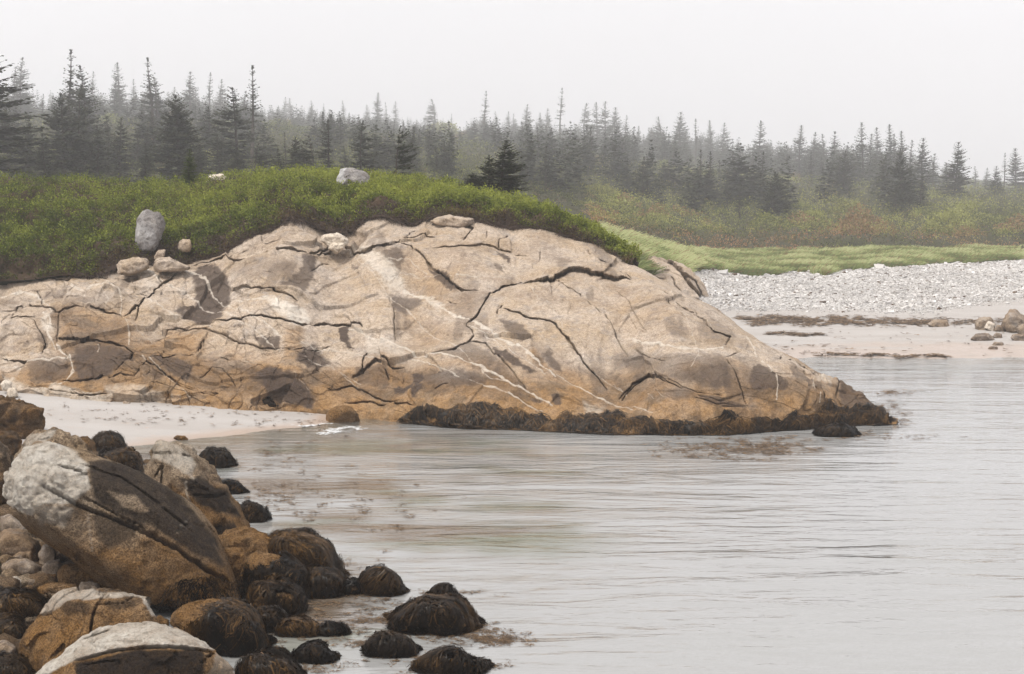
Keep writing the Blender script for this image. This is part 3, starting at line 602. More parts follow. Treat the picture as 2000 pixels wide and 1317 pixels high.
def bilin(G, r, c):
    r = np.clip(r, 0, G.shape[0] - 1.001); c = np.clip(c, 0, G.shape[1] - 1.001); r0 = r.astype(int); c0 = c.astype(int); fr = (r - r0)[..., None]; fcx = (c - c0)[..., None]
    return (G[r0, c0] * (1 - fcx) + G[r0, c0 + 1] * fcx) * (1 - fr) + (G[r0 + 1, c0] * (1 - fcx) + G[r0 + 1, c0 + 1] * fcx) * fr
WT = Bc([(540, 1180), (700, 1150), (830, 1150), (900, 1130), (1100, 1140), (1300, 1185), (1400, 1150), (1500, 1120), (1650, 1100), (1780, 1180), (1900, 1205)]) + Cc([(180, 930), (320, 945), (430, 942), (560, 912), (700, 940), (860, 912), (980, 900), (1030, 850), (1130, 850), (1230, 850), (1290, 900), (1345, 965)])
WT[0] = (796, 812)
def weed_fringe(n=60000):
    u = RS.uniform(800, 1738, n * 2); vt_ = tab(u, WT) + fbm(np.stack([u * .03, 0 * u, 0 * u], -1), 3, 81) * 13; vb_ = vbase(u) + 8; vt_ = vt_ + 10
    v = vt_ + (vb_ - vt_) * RS.uniform(0, 1, len(u)) ** .9
    # patchy start on the left
    ok = (fbm(np.stack([u * .035, v * .05, 0 * u], -1), 2, 82) > -.45) & (u > 880) | (fbm(np.stack([u * .05, v * .08, 0 * u], -1), 2, 83) > .0); u, v = u[ok][:n], v[ok][:n]
    L = RS.uniform(5, 15, len(u)); lean = fbm(np.stack([u * .05, v * .08, 0 * u], -1), 2, 84) * 16 + RS.normal(size=len(u)) * 7
    lump = .03 + .08 * fbm(np.stack([u * .045, v * .06, 0 * u], -1), 2, 86)
    k = 5; s = np.linspace(0, 1, k)
    U2 = u[:, None] + lean[:, None] * s + RS.normal(size=(len(u), k)) * .8; V2 = v[:, None] + L[:, None] * s
    vt2, vb2 = vtop(U2), vbase(U2); t2 = (V2 - vb2) / (vt2 - vb2 - 1e-6)
    c = (U2 - uu[0]) / (uu[1] - uu[0]); r = np.interp(t2, tt, np.arange(len(tt)))
    p = bilin(HD, r, c); nrm = bilin(HN, r, c)
    p = p + nrm * (lump[:, None] + RS.uniform(-.03, .05, len(u))[:, None] + .03 * np.sin(s * 3))[..., None]
    p[..., 2] = np.maximum(p[..., 2], .006 + RS.uniform(0, .02, p.shape[:2]))
    rn = np.clip(.30 + .75 * fbm(np.stack([u * .02, v * .05, 0 * u], -1), 2, 88) + .14 * np.exp(-(v - vt_[ok][:n]) / 9) - .06 + RS.normal(size=len(u)) * .2, 0, 1)
    return ribbons(p, RS.uniform(.012, .026, len(u)), rn, brown=(RS.uniform(size=len(u)) < .22) * RS.uniform(.1, .6, len(u)), face=nrm)
V, F, r, b = weed_fringe()
link('seaweed', make_mesh('seaweed', V, F, {'tone_val': r, 'brown': b}, mat=M['weed']), headland)

# ------------------------------------------------------------------ heath mound above the outcrop
SKY = [(-200, 335), (0, 341), (60, 339), (100, 343), (200, 352), (250, 353), (340, 347), (400, 347), (450, 337), (520, 331), (600, 328), (660, 329), (720, 336), (760, 343), (860, 350), (900, 362), (960, 376), (1000, 386), (1060, 402), (1120, 430), (1160, 455), (1190, 478), (1215, 505), (1240, 520), (1300, 560)]
YSKY = [(-200, 49), (0, 49), (500, 49), (800, 48), (1000, 46), (1150, 42), (1215, 39.5), (1300, 38)]
def mound_point(u, wq):
    """wq 0 at the rim of the rock .. 1 on the skyline .. 2 behind"""
    vt_ = vtop(u); edge = P(u, vt_ + 2, yt(u)); vs = stab(u, SKY, 18) + 26; ysk = tab(u, YSKY)
    w1 = np.clip(wq, 0, 1)
    v = vt_ + 2 + (vs - vt_ - 2) * w1
    ys_ = yt(u) - .15 + (ysk - yt(u) + .15) * (1 - np.sqrt(np.clip(1 - w1 ** 1.5, 0, 1)) * (1 - .25 * w1))
    p = P(u, v, ys_)
    w2 = np.clip(wq - 1, 0, 1); p[..., 1] += w2 * 8; p[..., 2] -= w2 ** 1.3 * lerp(1.2, 3.0, smooth(900, 1200, u))
    p[..., 2] += .16 * smooth(0, .10, w1)
    return p
mu = np.linspace(-195, 1238, 620); mw = np.concatenate([np.linspace(0, .2, 40), np.linspace(.205, 1, 110), np.linspace(1.02, 2, 24)])
MU, MW = np.meshgrid(mu, mw); MP = mound_point(MU, MW); MN = grid_normals(MP); MN *= np.sign(MN[..., 2:3] + 1e-6)
def clump(p): return (np.abs(fbm(p * 1.15, 3, 101)) * -.42 + .16) + fbm(p * .45, 2, 104) * .12 + fbm(p * 5, 2, 106) * .035
MD = MP + MN * clump(MP)[..., None] * smooth(0, .1, MW)[..., None]
def on_mound(px, py):
    q = np.linspace(0, 1.05, 300); p = mound_point(np.full(300, float(px)), q); _, y = proj(p); return p[int(np.argmax(y <= py)) if (y <= py).any() else -1]
brown_m = np.clip(1 - smooth(.02, .10, MW + fbm(MP * .9, 3, 109) * .06), 0, 1)
link('heath_mound', make_mesh('heath_mound', MD, grid_faces(len(mw), len(mu)), mat=M['soil']), kind='structure')

def leaves(pos, nrm, size, tone_val, brown, aspect=.55, spread=.9):
    """small folded diamonds, each pointing its own way"""
    n = len(pos); d = unit(nrm * .6 + RS.normal(size=(n, 3)) * spread); s = unit(np.cross(d, RS.normal(size=(n, 3))))
    sz = size[:, None]
    V = np.stack([pos, pos + d * sz * .5 + s * sz * aspect * .5, pos + d * sz, pos + d * sz * .5 - s * sz * aspect * .5], 1).reshape(-1, 3)
    F = np.arange(n * 4).reshape(n, 4)
    return V, F, np.repeat(tone_val, 4), np.repeat(brown, 4)
def heath(n=330000):
    u = RS.uniform(-150, 1234, n); q = RS.uniform(0, 1, n); wq = np.where(q < .93, (q / .93) ** .9, 1 + (q - .93) / .07 * .35)
    r = np.interp(wq, mw, np.arange(len(mw))); c = (u - mu[0]) / (mu[1] - mu[0])
    p = bilin(MD, r, c); nm = unit(bilin(MN, r, c)); h = RS.uniform(-.02, .10, n)
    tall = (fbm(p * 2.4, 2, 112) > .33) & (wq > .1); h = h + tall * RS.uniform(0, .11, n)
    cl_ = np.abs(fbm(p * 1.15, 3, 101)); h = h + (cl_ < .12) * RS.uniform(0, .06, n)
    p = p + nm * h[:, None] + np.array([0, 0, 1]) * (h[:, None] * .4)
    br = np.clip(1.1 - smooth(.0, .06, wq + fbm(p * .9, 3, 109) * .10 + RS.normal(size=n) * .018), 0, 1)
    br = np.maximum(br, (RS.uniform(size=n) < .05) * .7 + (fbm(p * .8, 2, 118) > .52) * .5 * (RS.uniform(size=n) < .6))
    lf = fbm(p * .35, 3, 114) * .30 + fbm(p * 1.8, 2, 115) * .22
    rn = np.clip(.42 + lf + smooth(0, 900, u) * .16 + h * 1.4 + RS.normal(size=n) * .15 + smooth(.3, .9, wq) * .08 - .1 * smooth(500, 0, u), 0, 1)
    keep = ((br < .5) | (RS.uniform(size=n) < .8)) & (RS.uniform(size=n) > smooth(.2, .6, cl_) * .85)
    rn = np.clip(rn - smooth(.15, .6, cl_) * .22 + .04, 0, 1)  # dark pockets between clumps: shade put into the leaf colour
    return leaves(p[keep], nm[keep], RS.uniform(.032, .075, n)[keep], rn[keep], br[keep] * RS.uniform(.6, 1, n)[keep])
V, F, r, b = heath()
link('heath_leaves', make_mesh('heath_leaves', V, F, {'tone_val': r, 'brown': b}, smooth_shade=False, mat=M['heath']), kind='stuff',
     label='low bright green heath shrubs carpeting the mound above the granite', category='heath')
def twigs(n=9000):
    u = RS.uniform(150, 1225, n); v0 = RS.uniform(0, .09, n) ** 1.0
    p0 = bilin(MD, np.interp(v0, mw, np.arange(len(mw))), (u - mu[0]) / (mu[1] - mu[0]))
    k = 4; s = np.linspace(0, 1, k); d = unit(np.stack([RS.normal(size=n) * .7, -np.abs(RS.normal(size=n)) * .5, RS.normal(size=n) * .5 + .15], -1))
    L = RS.uniform(.08, .28, n); pt = p0[:, None] + d[:, None] * (s[None, :, None] * L[:, None, None]) + RS.normal(size=(n, k, 3)) * .012
    pt[..., 2] -= (s ** 2)[None] * L[:, None] * .35
    return ribbons(pt, RS.uniform(.006, .016, n), RS.uniform(0, .5, n), RS.uniform(.2, 1, n))
V, F, r, b = twigs()
link('dead_twigs', make_mesh('dead_twigs', V, F, {'tone_val': r, 'brown': b}, smooth_shade=False, mat=leaf_material('dry_twig', [(.035, .022, .015), (.07, .045, .03), (.14, .09, .06)], trans=0, brown=(.055, .032, .022))), kind='stuff',
     label='brown dead heath stems fringing the rim of the granite', category='twigs')

# ------------------------------------------------------------------ grass, scrub
def dune_grass(n=150000):
    a = RS.uniform(1150, 2130, n); lo = grass_low(a) + fbm(np.stack([a * .012, 0 * a, 0 * a], -1), 3, 121) * 3.0
    hi = tab(a, [(1100, 80), (1300, 88), (1400, 97), (2100, 104)]); Y = lo + (hi - lo) * RS.uniform(0, 1, n) ** 1.25
    X = (a - CX) / FPX * Y; Z = ground(X, Y); p0 = np.stack([X, Y, Z], -1)
    cl = fbm(p0 * np.array([.5, .35, 0]), 3, 124)
    L = RS.uniform(.28, .55, n) * (1 + .5 * cl) * lerp(1.35, .8, smooth(1250, 1420, a)); wind = fbm(p0 * np.array([.3, .2, 0]), 2, 126)
    d = np.stack([.35 + wind * .5 + RS.normal(size=n) * .35, RS.normal(size=n) * .3 - .15, np.ones(n)], -1); d = unit(d)
    k = 4; s = np.linspace(0, 1, k)
    pt = p0[:, None] + d[:, None] * (s[None, :, None] * L[:, None, None]); pt[..., 0] += (s ** 2)[None] * L[:, None] * .35; pt[..., 2] -= (s ** 2)[None] * L[:, None] * .28
    rn = np.clip(.5 + cl * 1.15 + RS.normal(size=n) * .2 - .25 * (1 - smooth(0, 4, Y - lo)), 0, 1)
    br = (RS.uniform(size=n) < .12) * .8
    return ribbons(pt, RS.uniform(.022, .05, n), rn, br)
V, F, r, b = dune_grass()
link('dune_grass', make_mesh('dune_grass', V, F, {'tone_val': r, 'brown': b}, smooth_shade=False, mat=M['grass']), kind='stuff', label='bright green dune grass along the top of the pebble bank', category='grass')

def scrub_h(X, Y):
    p = np.stack([X, Y, 0 * X], -1); a = CX + FPX * X / Y
    sc = smooth(90, 230, Y)
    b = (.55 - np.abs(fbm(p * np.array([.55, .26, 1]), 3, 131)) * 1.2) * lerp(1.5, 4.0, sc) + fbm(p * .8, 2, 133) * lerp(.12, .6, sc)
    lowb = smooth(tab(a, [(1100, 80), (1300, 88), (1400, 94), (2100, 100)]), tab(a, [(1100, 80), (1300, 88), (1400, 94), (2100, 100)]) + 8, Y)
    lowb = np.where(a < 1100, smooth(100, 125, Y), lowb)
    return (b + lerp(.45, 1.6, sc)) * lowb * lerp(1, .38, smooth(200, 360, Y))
def scrub(n=420000):
    a = RS.uniform(-60, 2080, n); Y = np.where(RS.uniform(size=n) < .45, RS.uniform(84, 125, n), RS.uniform(110, 200, n))
    left = a < 1150; Y = np.where(left & (Y < 104), RS.uniform(104, 190, n), Y)
    Y = YS(Y); X = (a - CX) / FPX * Y; h = scrub_h(X, Y); ok = h > .1; a, X, Y, h = a[ok], X[ok], Y[ok], h[ok]; n = len(a)
    g = ground(X, Y); hh = h * (1 - RS.uniform(0, 1, n) ** 2.2 * .7)
    p = np.stack([X, Y, g + hh], -1)
    q2 = p * np.array([1, 1, 0])
    lumpn = np.abs(fbm(q2 * np.array([.55, .26, 1]), 3, 131))
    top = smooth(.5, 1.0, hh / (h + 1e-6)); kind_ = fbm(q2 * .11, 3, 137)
    low = tab(a, [(1100, 80), (1300, 88), (1400, 94), (2100, 100)])
    red = (1 - smooth(2, 16, Y - low + fbm(q2 * .12, 2, 141) * 14)) * (a > 1100) * smooth(-.35, .1, fbm(q2 * np.array([.07, .15, 1]), 2, 140) + .15)
    br = np.clip(red * 1.6 * RS.uniform(.3, 1, n) + (fbm(q2 * .2, 2, 143) > .55) * .5 * (RS.uniform(size=n) < .5), 0, 1)
    rn = np.clip(.42 + kind_ * .55 + fbm(p * .5, 2, 145) * .3 + RS.normal(size=n) * .08 + (top - .5) * .35 + .20 - smooth(.03, .45, lumpn) * .60 - .22 * (a < 1150) - .25 * smooth(150, 330, Y), 0, 1)  # leaves in hollows between lumps darker, bush shading painted into their tone
    nm = unit(np.stack([fbm(p * .6, 1, 146), -np.ones(n) * .5, np.ones(n)], -1))
    return leaves(p, nm, RS.uniform(.7, 1.4, n) * lerp(.10, .58, smooth(85, 540, Y)), rn, br, .6, 1.0)
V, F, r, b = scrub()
link('scrub', make_mesh('scrub', V, F, {'tone_val': r, 'brown': b}, smooth_shade=False, mat=M['scrub']), kind='stuff', label='dense green and russet scrub covering the foggy slope under the spruces', category='scrub')
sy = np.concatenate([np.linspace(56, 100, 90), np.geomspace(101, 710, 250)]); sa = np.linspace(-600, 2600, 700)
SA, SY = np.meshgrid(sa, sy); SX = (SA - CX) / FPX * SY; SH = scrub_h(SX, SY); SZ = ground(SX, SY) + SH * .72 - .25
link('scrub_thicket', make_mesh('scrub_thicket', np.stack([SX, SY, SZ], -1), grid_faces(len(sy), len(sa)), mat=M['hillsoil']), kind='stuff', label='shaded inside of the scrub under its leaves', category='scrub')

# ------------------------------------------------------------------ pebbles, beach wrack
_oc = np.array([[1, 0, 0], [0, 1, 0], [-1, 0, 0], [0, -1, 0], [0, 0, 1], [0, 0, -1.]]); _of = np.array([[0, 1, 4], [1, 2, 4], [2, 3, 4], [3, 0, 4], [1, 0, 5], [2, 1, 5], [3, 2, 5], [0, 3, 5]])
_cube = np.array([[x, y, z] for x in (-1, 1) for y in (-1, 1) for z in (-1, 1)], float)
_cf = np.array([[0, 1, 3, 2], [4, 6, 7, 5], [0, 4, 5, 1], [2, 3, 7, 6], [0, 2, 6, 4], [1, 5, 7, 3]])
def stones(p, size, flat, tone_val, brown=None):
    n = len(p); V = _cube[None] * (1 + RS.normal(size=(n, 8, 3)) * .22) * .5; V *= (size[:, None] * np.stack([RS.uniform(.8, 1.6, n), RS.uniform(.7, 1.1, n), flat], -1))[:, None]
    an = RS.uniform(0, 6.28, n); c, s = np.cos(an)[:, None], np.sin(an)[:, None]
    tl = RS.normal(size=(n, 1)) * .3; x = V[..., 0]; z = V[..., 2]; V = np.stack([x * np.cos(tl) - z * np.sin(tl), V[..., 1], x * np.sin(tl) + z * np.cos(tl)], -1)
    V = np.stack([V[..., 0] * c - V[..., 1] * s, V[..., 0] * s + V[..., 1] * c, V[..., 2]], -1) + p[:, None]
    F = (np.arange(n) * 8)[:, None, None] + _cf[None]
    return V.reshape(-1, 3), F.reshape(-1, 4), np.repeat(tone_val, 8), np.repeat(brown if brown is not None else np.zeros(n), 8)
def shingle(n=190000):
    a = RS.uniform(1370, 2120, n); lo = tab(a, [(1300, 57), (1450, 59), (1600, 60), (1800, 58), (1900, 62), (2100, 66)]) - np.abs(RS.normal(size=n)) * 1.0; hi = grass_low(a) + 2.0
    Y = lo + (hi - lo) * RS.uniform(0, 1, n); X = (a - CX) / FPX * Y
    sz = np.exp(RS.normal(size=n) * .5) * .031; sz = np.clip(sz, .015, .22) * (1 + .9 * (Y > hi - 3.5) * RS.uniform(size=n))
    p = np.stack([X, Y, ground(X, Y) + sz * .12], -1)
    rn = np.clip(RS.beta(2.2, 1.6, n) + fbm(p * .4, 2, 150) * .15, 0, 1)
    return stones(p, sz, RS.uniform(.3, .7, n), rn, (RS.uniform(size=n) < .05) * 1.)
V, F, r, b = shingle()
link('shingle', make_mesh('shingle', V, F, {'tone_val': r, 'brown': b}, smooth_shade=False, mat=M['pebble']), kind='stuff', label='bank of pale grey beach pebbles below the dune grass', category='pebbles')

def frond_clumps(cx, cy, n, zf, size=(.05, .14), width=(.01, .03), zup=.02):
    """n short tangled fronds lying flat round the given centres"""
    k = 4; s = np.linspace(0, 1, k); an = RS.uniform(0, 6.28, n); L = RS.uniform(size[0], size[1], n)
    p = np.stack([cx, cy, zf + RS.uniform(0, zup, n)], -1)[:, None] + np.stack([np.cos(an), np.sin(an), 0 * an], -1)[:, None] * (s[None, :, None] * L[:, None, None])
    p = p + RS.normal(size=(n, k, 3)) * np.array([.02, .02, .004]) * (L[:, None, None] * 6); p[..., 2] = np.maximum(p[..., 2], np.asarray(zf)[:, None] if np.ndim(zf) else zf)
    face = np.tile(np.array([0, -.2, 1.]), (n, k, 1))
    return ribbons(p, RS.uniform(width[0], width[1], n), np.clip(RS.beta(1.5, 2.2, n), 0, 1), face=face)
def cat(L):
    V, F, R, B = [], [], [], []; o = 0
    for v, f, r, b in L: V.append(v); F.append(f + o); R.append(r); B.append(b); o += len(v)
    return np.concatenate(V), np.concatenate(F), np.concatenate(R), np.concatenate(B)
def wrack():
    out = []
    bands = [((1440, 2000), lambda a: 618 + (a - 1440) * .012 + 6, 2600, 3.0), ((1470, 1840), lambda a: 632 + 0 * a, 2400, 2.6), ((1450, 1700), lambda a: 624 + 0 * a, 1600, 3.0), ((1500, 1620), lambda a: 654 + 0 * a, 500, 1.2),
             ((1600, 1860), lambda a: 694 + (a - 1600) * .02, 500, 1.0), ((1500, 1990), lambda a: 665 + 0 * a, 120, 18), ((1500, 1700), lambda a: 690 + 0 * a, 90, 8)]
    for (a0, a1), fpy, n, sp_ in bands:
        a = RS.uniform(a0, a1, n); py = fpy(a) + RS.normal(size=n) * sp_ + fbm(np.stack([a * .02, 0 * a, 0 * a], -1), 3, 161) * 5
        ok = fbm(np.stack([a * .04, py * .2, 0 * a], -1), 2, 163) > -.12; a, py = a[ok], py[ok]
        Y = Yat(py, .12); X = (a - CX) / FPX * Y
        for _ in range(3):
            z = ground(X, Y); Y = Yat(py, z); X = (a - CX) / FPX * Y
        out.append(frond_clumps(X, Y, len(a), ground(X, Y) + .01, (.08, .26), (.03, .08), .05))
    # pocket beach specks
    a = RS.uniform(90, 640, 120); py = RS.uniform(0, 1, 120); py = 783 + (a - 90) * .04 + py * 45
    Y = Yat(py, .2); X = (a - CX) / FPX * Y
    for _ in range(3): Y = Yat(py, ground(X, Y)); X = (a - CX) / FPX * Y
    rp = RS.randint(1, 7, len(a)); X, Y = np.repeat(X, rp), np.repeat(Y, rp); X = X + RS.normal(size=len(X)) * .025; Y = Y + RS.normal(size=len(Y)) * .04
    out.append(frond_clumps(X, Y, len(X), ground(X, Y) + .008, (.03, .09), (.01, .025), .02))
    return cat(out)
V, F, r, b = wrack()
link('beach_wrack', make_mesh('beach_wrack', V, F, {'tone_val': r, 'brown': b}, smooth_shade=False, mat=M['wrack']), kind='stuff', label='lines and scraps of brown seaweed washed up on the sand', category='seaweed')

def floating():
    out = []
    # (px, py, spread px, spread py, n)
    for px, py, sx, sy_, n in ((1450, 880, 70, 9, 1600), (1500, 872, 60, 5, 500), (1735, 805, 26, 8, 260), (1760, 826, 18, 4, 160), (1745, 768, 26, 2.5, 200), (1800, 855, 40, 3, 60), (1700, 850, 50, 4, 120), (1560, 858, 80, 3, 260),
                              (560, 920, 60, 30, 260), (620, 990, 90, 35, 420), (540, 965, 40, 12, 400), (700, 1000, 90, 30, 160), (620, 1165, 70, 26, 520), (700, 1150, 40, 8, 300), (600, 1200, 70, 20, 420), (660, 1260, 100, 34, 420), (620, 1225, 40, 7, 500),
                              (960, 1250, 32, 6, 900), (760, 1212, 40, 5, 600), (930, 1228, 30, 6, 360), (860, 1238, 90, 7, 700), (700, 1258, 26, 5, 260), (940, 1300, 40, 5, 360), (560, 1310, 60, 8, 500), (780, 1292, 60, 8, 200), (700, 1185, 60, 14, 200), (650, 1110, 40, 10, 200), (600, 870, 60, 8, 60), (520, 880, 60, 8, 80), (870, 1160, 40, 4, 120), (800, 1170, 60, 8, 100)):
        m = max(6, n // 11); cxs = px + RS.normal(size=m) * sx; cys = py + RS.normal(size=m) * sy_; i = RS.randint(0, m, n)
        a = cxs[i] + RS.normal(size=n) * 6; q = cys[i] + RS.normal(size=n) * 1.3; Y = Yat(np.maximum(q, 700), 0.); X = (a - CX) / FPX * Y
        sc = Y.mean() / 16
        out.append(frond_clumps(X, Y, n, .004, (.02 * sc, .07 * sc), (.005 * sc, .012 * sc), .012 * sc))
    return cat(out)
V, F, r, b = floating()
link('floating_seaweed', make_mesh('floating_seaweed', V, F, {'tone_val': r, 'brown': b}, smooth_shade=False, mat=M['wrack']), kind='stuff', label='loose brown rockweed floating in scraps on the water', category='seaweed')

# ------------------------------------------------------------------ boulders
def ico(sub):
    bm = bmesh.new(); bmesh.ops.create_icosphere(bm, subdivisions=sub, radius=1)
    V = np.array([v.co[:] for v in bm.verts]); F = np.array([[v.index for v in f.verts] for f in bm.faces]); bm.free(); return V, F
_ICO = {}
def hull_planes(pts):
    bm = bmesh.new()
    for p in pts: bm.verts.new(p)
    r = bmesh.ops.convex_hull(bm, input=bm.verts); bm.normal_update()
    vs = np.array([v.co[:] for v in bm.verts if v.link_faces]); c = vs.mean(0)
    pl = []
    for f in bm.faces:
        n = np.array(f.normal[:]); d = float(np.dot(n, np.array(f.verts[0].co[:]) - c))
        if d < 0: n, d = -n, -d
        if d < 1e-4 or f.calc_area() < 1e-6: continue
        if any(np.dot(n, m) > .985 for m, _ in pl): continue
        pl.append((n, d))
    bm.free(); return c, pl, vs
RN = [0]
def rock(name, label, category, outline, T, mat='boulder', back=None, front=(), Yc=None, zb=0.0, k=20, sub=5, amp=.05, cracks=(), paint=(), weed=None, group=None, dark=0., seedo=0, tide=None, fr=.72, sink=.25, rough_poly=None, ochz=None):
    """outline: picture points of the silhouette; T thickness m; front: (px,py,dY m) ridge points nearer than the silhouette"""
    RN[0] += 1; sd = 200 + RN[0] * 7 + seedo
    o = np.array(outline, float); cy = o[:, 1].max()
    if Yc is None: Yc = float(Yat(cy, zb)) + T * .42
    c2 = o.mean(0); pts = [P(x, y, Yc) for x, y in o]
    for x, y in o:
        q = c2 + (np.array([x, y]) - c2) * fr; q2 = c2 + (np.array([x, y]) - c2) * .7
        if not front: pts.append(P(q[0], lerp(q[1], cy, .15), Yc - T * .45))
        pts.append(P(q2[0], q2[1], Yc + (back or T * .5))); back and pts.append(P(*(c2 + (np.array([x, y]) - c2) * .93), Yc + back * .55))
    for x, y, d in front: pts.append(P(x, y, Yc - d))
    pts = np.array(pts); lowz = pts[:, 2].min(); low = pts[pts[:, 2] < lowz + .3 * (np.ptp(pts[:, 2]))]
    pts = np.concatenate([pts, low - np.array([0, 0, sink])]) if sink else pts
    c, pl, vs = hull_planes(pts)
    if sub not in _ICO: _ICO[sub] = ico(sub)
    D0, F = _ICO[sub]
    ext_ = np.abs(vs - c).max(0); D = unit(D0 * ext_)
    N_ = np.array([p[0] for p in pl]); d_ = np.array([p[1] for p in pl])
    def radius(D):
        s = 0
        for n, d in zip(N_, d_): s = s + (np.clip(D @ n, 0, None) / d) ** k
        return s ** (-1 / k)
    size = float(ext_.mean())
    def surf(D):
        r = radius(D); p = c + D * r[..., None]; f = 1.0 / size
        rel = fbm(p * f * 1.1, 3, sd) * .10 + fbm(p * f * 3.2, 5, sd + 3) * .045
        return r * (1 + rel * amp / .05), p
    r, p = surf(D); V = c + D * r[:, None]
    V = V + D * (facets(V / size * 2.6 + fbm(V / size * 2, 2, sd + 6)[:, None] * .25, RN[0] + 5) * .095 * size * (amp / .05))[:, None]
    V = V + D * (fbm(V * 6, 4, sd + 40) * .016 * min(size, 1))[:, None]
    # angular chips
    cvv, cee = cells(V / size * 1.7 + fbm(V / size * 1.5, 2, sd + 5)[:, None] * .3, RN[0]); chip = (cvv - .5) * .085 * smooth(0, .07, cee) * (amp / .05)
    V = V + D * (chip * size)[:, None]
    px, py = proj(V); nrm_front = (D * np.array([0, -1, .15])).sum(-1) > -.1
    ww = fbm(V * 2.5, 3, sd + 9); wx = px + ww * 7; wyy = py + fbm(V * 2.5 + 5, 3, sd + 11) * 7
    cr_x = px + ww * 2.5; cr_y = py + fbm(V * 3.0 + 5, 3, sd + 12) * 2.5
    for pts_, wd, dp in cracks:
        bb, d, s, par = line_field(cr_x, cr_y, pts_, wd * 4 + 8)
        if d is None: continue
        m = (1 - smooth(wd * .35, wd * 1.1, d)) * np.clip(np.minimum(par, 1 - par) * 6 + .2, 0, 1) * nrm_front[bb]
        V[bb] += unit(V[bb] - np.array([0, 0, HC])) * (dp * 2.0 * m)[:, None]; V[bb, 2] -= dp * .5 * m
    if rough_poly is not None:
        m = poly_mask(wx, wyy, rough_poly, 6) * nrm_front; _, e2 = cells(V * 5.5 + fbm(V * 4, 2, 5)[:, None] * .5, 9)
        V = V + D * (m * (fbm(V * 7, 4, sd + 20) * .035 + .05 * np.minimum(e2 * 2.2, .6)))[:, None]
    at = {'stain': np.zeros(len(V)), 'vein_lit': np.zeros(len(V)), 'ochre': np.zeros(len(V))}
    lf = fbm(V * 1.6 / max(size, .3), 4, sd + 14)
    at['stain'] = np.clip(dark + lf * .8, 0, 1) * .8 if dark else np.clip(lf * 1.6 - .35, 0, 1) * .6
    if ochz is None and mat == 'boulder': ochz = (.35, 1.25)
    if ochz: at['ochre'] = (1 - smooth(ochz[0], ochz[1], V[:, 2] + lf * .12))
    nzp = fbm(V * 5, 4, sd + 16)
    for ch, pts_, s_, sf in paint:
        m = poly_mask(wx, wyy, pts_, sf) * nrm_front; m = smooth(.2, .7, m + .45 * nzp) * m ** .4
        if s_ < 0: at[ch] = at[ch] * (1 + m * s_)
        else: at[ch] = 1 - (1 - at[ch]) * (1 - m * min(1, s_ * 1.18))
    at['stain'] *= 1 - .85 * at['vein_lit']
    me = make_mesh(name, V, F, at, mat=M[mat])
    ob = link(name, me, label=label, category=category)
    if group: ob['group'] = group
    if weed:
        n = weed.get('n', 1500); L = weed.get('L', .25); ztop = weed.get('z', 9); wp = weed.get('poly')
        n = int(n * 1.6); dd = unit(RS.normal(size=(n * 6, 3)) * ext_); dd = dd[(dd[:, 1] < .45 * 1) & (dd[:, 2] > -.6)]
        rr, _ = surf(dd); st_ = c + dd * rr[:, None]; sx, sy_ = proj(st_)
        nz = fbm(st_ * 3, 2, sd + 30)
        ok = (st_[:, 2] + nz * .12 < ztop) & (st_[:, 2] > -.04)
        if wp is not None: ok &= poly_mask(sx + nz * 12, sy_ + nz * 12, wp, 2) > .5
        st_ = st_[ok][:n]; m = len(st_)
        if m:
            kk = 7; pth = np.zeros((m, kk, 3)); pos = st_.copy(); Ls = RS.uniform(.6, 1.3, m) * L; off = RS.uniform(.008, .05, m) * weed.get('puff', 1)
            flow = np.stack([fbm(st_ * 3.5, 2, sd + 33), fbm(st_ * 3.5, 2, sd + 34) * .5, 0 * Ls], -1) * 1.5; lump = np.clip(fbm(st_ * 7, 2, sd + 38), 0, 1) * .07 * weed.get('puff', 1)
            nrm = np.zeros((m, kk, 3))
            for j in range(kk):
                d = unit(pos - c); r_, _ = surf(d); sp_ = c + d * r_[:, None]
                e = 0.02
                # numerical normal
                t1 = unit(np.cross(d, np.array([0, 0, 1.]) + d * .01)); t2 = np.cross(d, t1)
                da, db = unit(d + t1 * e), unit(d + t2 * e); pa, pb = c + da * surf(da)[0][:, None], c + db * surf(db)[0][:, None]
                nn = unit(np.cross(pa - sp_, pb - sp_)); nn *= np.sign((nn * d).sum(-1, keepdims=True))
                nrm[:, j] = nn; pth[:, j] = sp_ + nn * ((off + lump) * (1 - .3 * j / kk))[:, None] + RS.normal(size=(m, 3)) * .004
                g = np.array([0, 0, -1.]) + flow + RS.normal(size=(m, 3)) * .45; g = g - nn * (g * nn).sum(-1, keepdims=True); gl = np.linalg.norm(g, axis=-1, keepdims=True)
                g = g / (gl + 1e-6)
                pos = sp_ + g * (Ls / kk)[:, None]
            under = pth[..., 2] < .006
            pth[..., 2] = np.where(under, .006 + RS.uniform(0, .012, pth.shape[:2]), pth[..., 2])
            cnt = np.cumsum(under, axis=1) * (Ls / kk)[:, None]; out = unit((pth[:, 0] - c) * np.array([1, 1, 0]))
            pth += out[:, None] * (cnt * .28)[..., None]
            rn = np.clip(weed.get('tone', .35) + .5 * fbm(st_ * 3.5, 2, sd + 36) + RS.normal(size=m) * .17, 0, 1)
            Vw, Fw, rw, bw = ribbons(pth, RS.uniform(.006, .016, m) * weed.get('w', 1), rn, (RS.uniform(size=m) < weed.get('gold', .06) * .45) * RS.uniform(.2, .7, m), face=nrm)
            link('seaweed', make_mesh('seaweed', Vw, Fw, {'tone_val': rw, 'brown': bw}, mat=M['weed']), ob)
    return ob

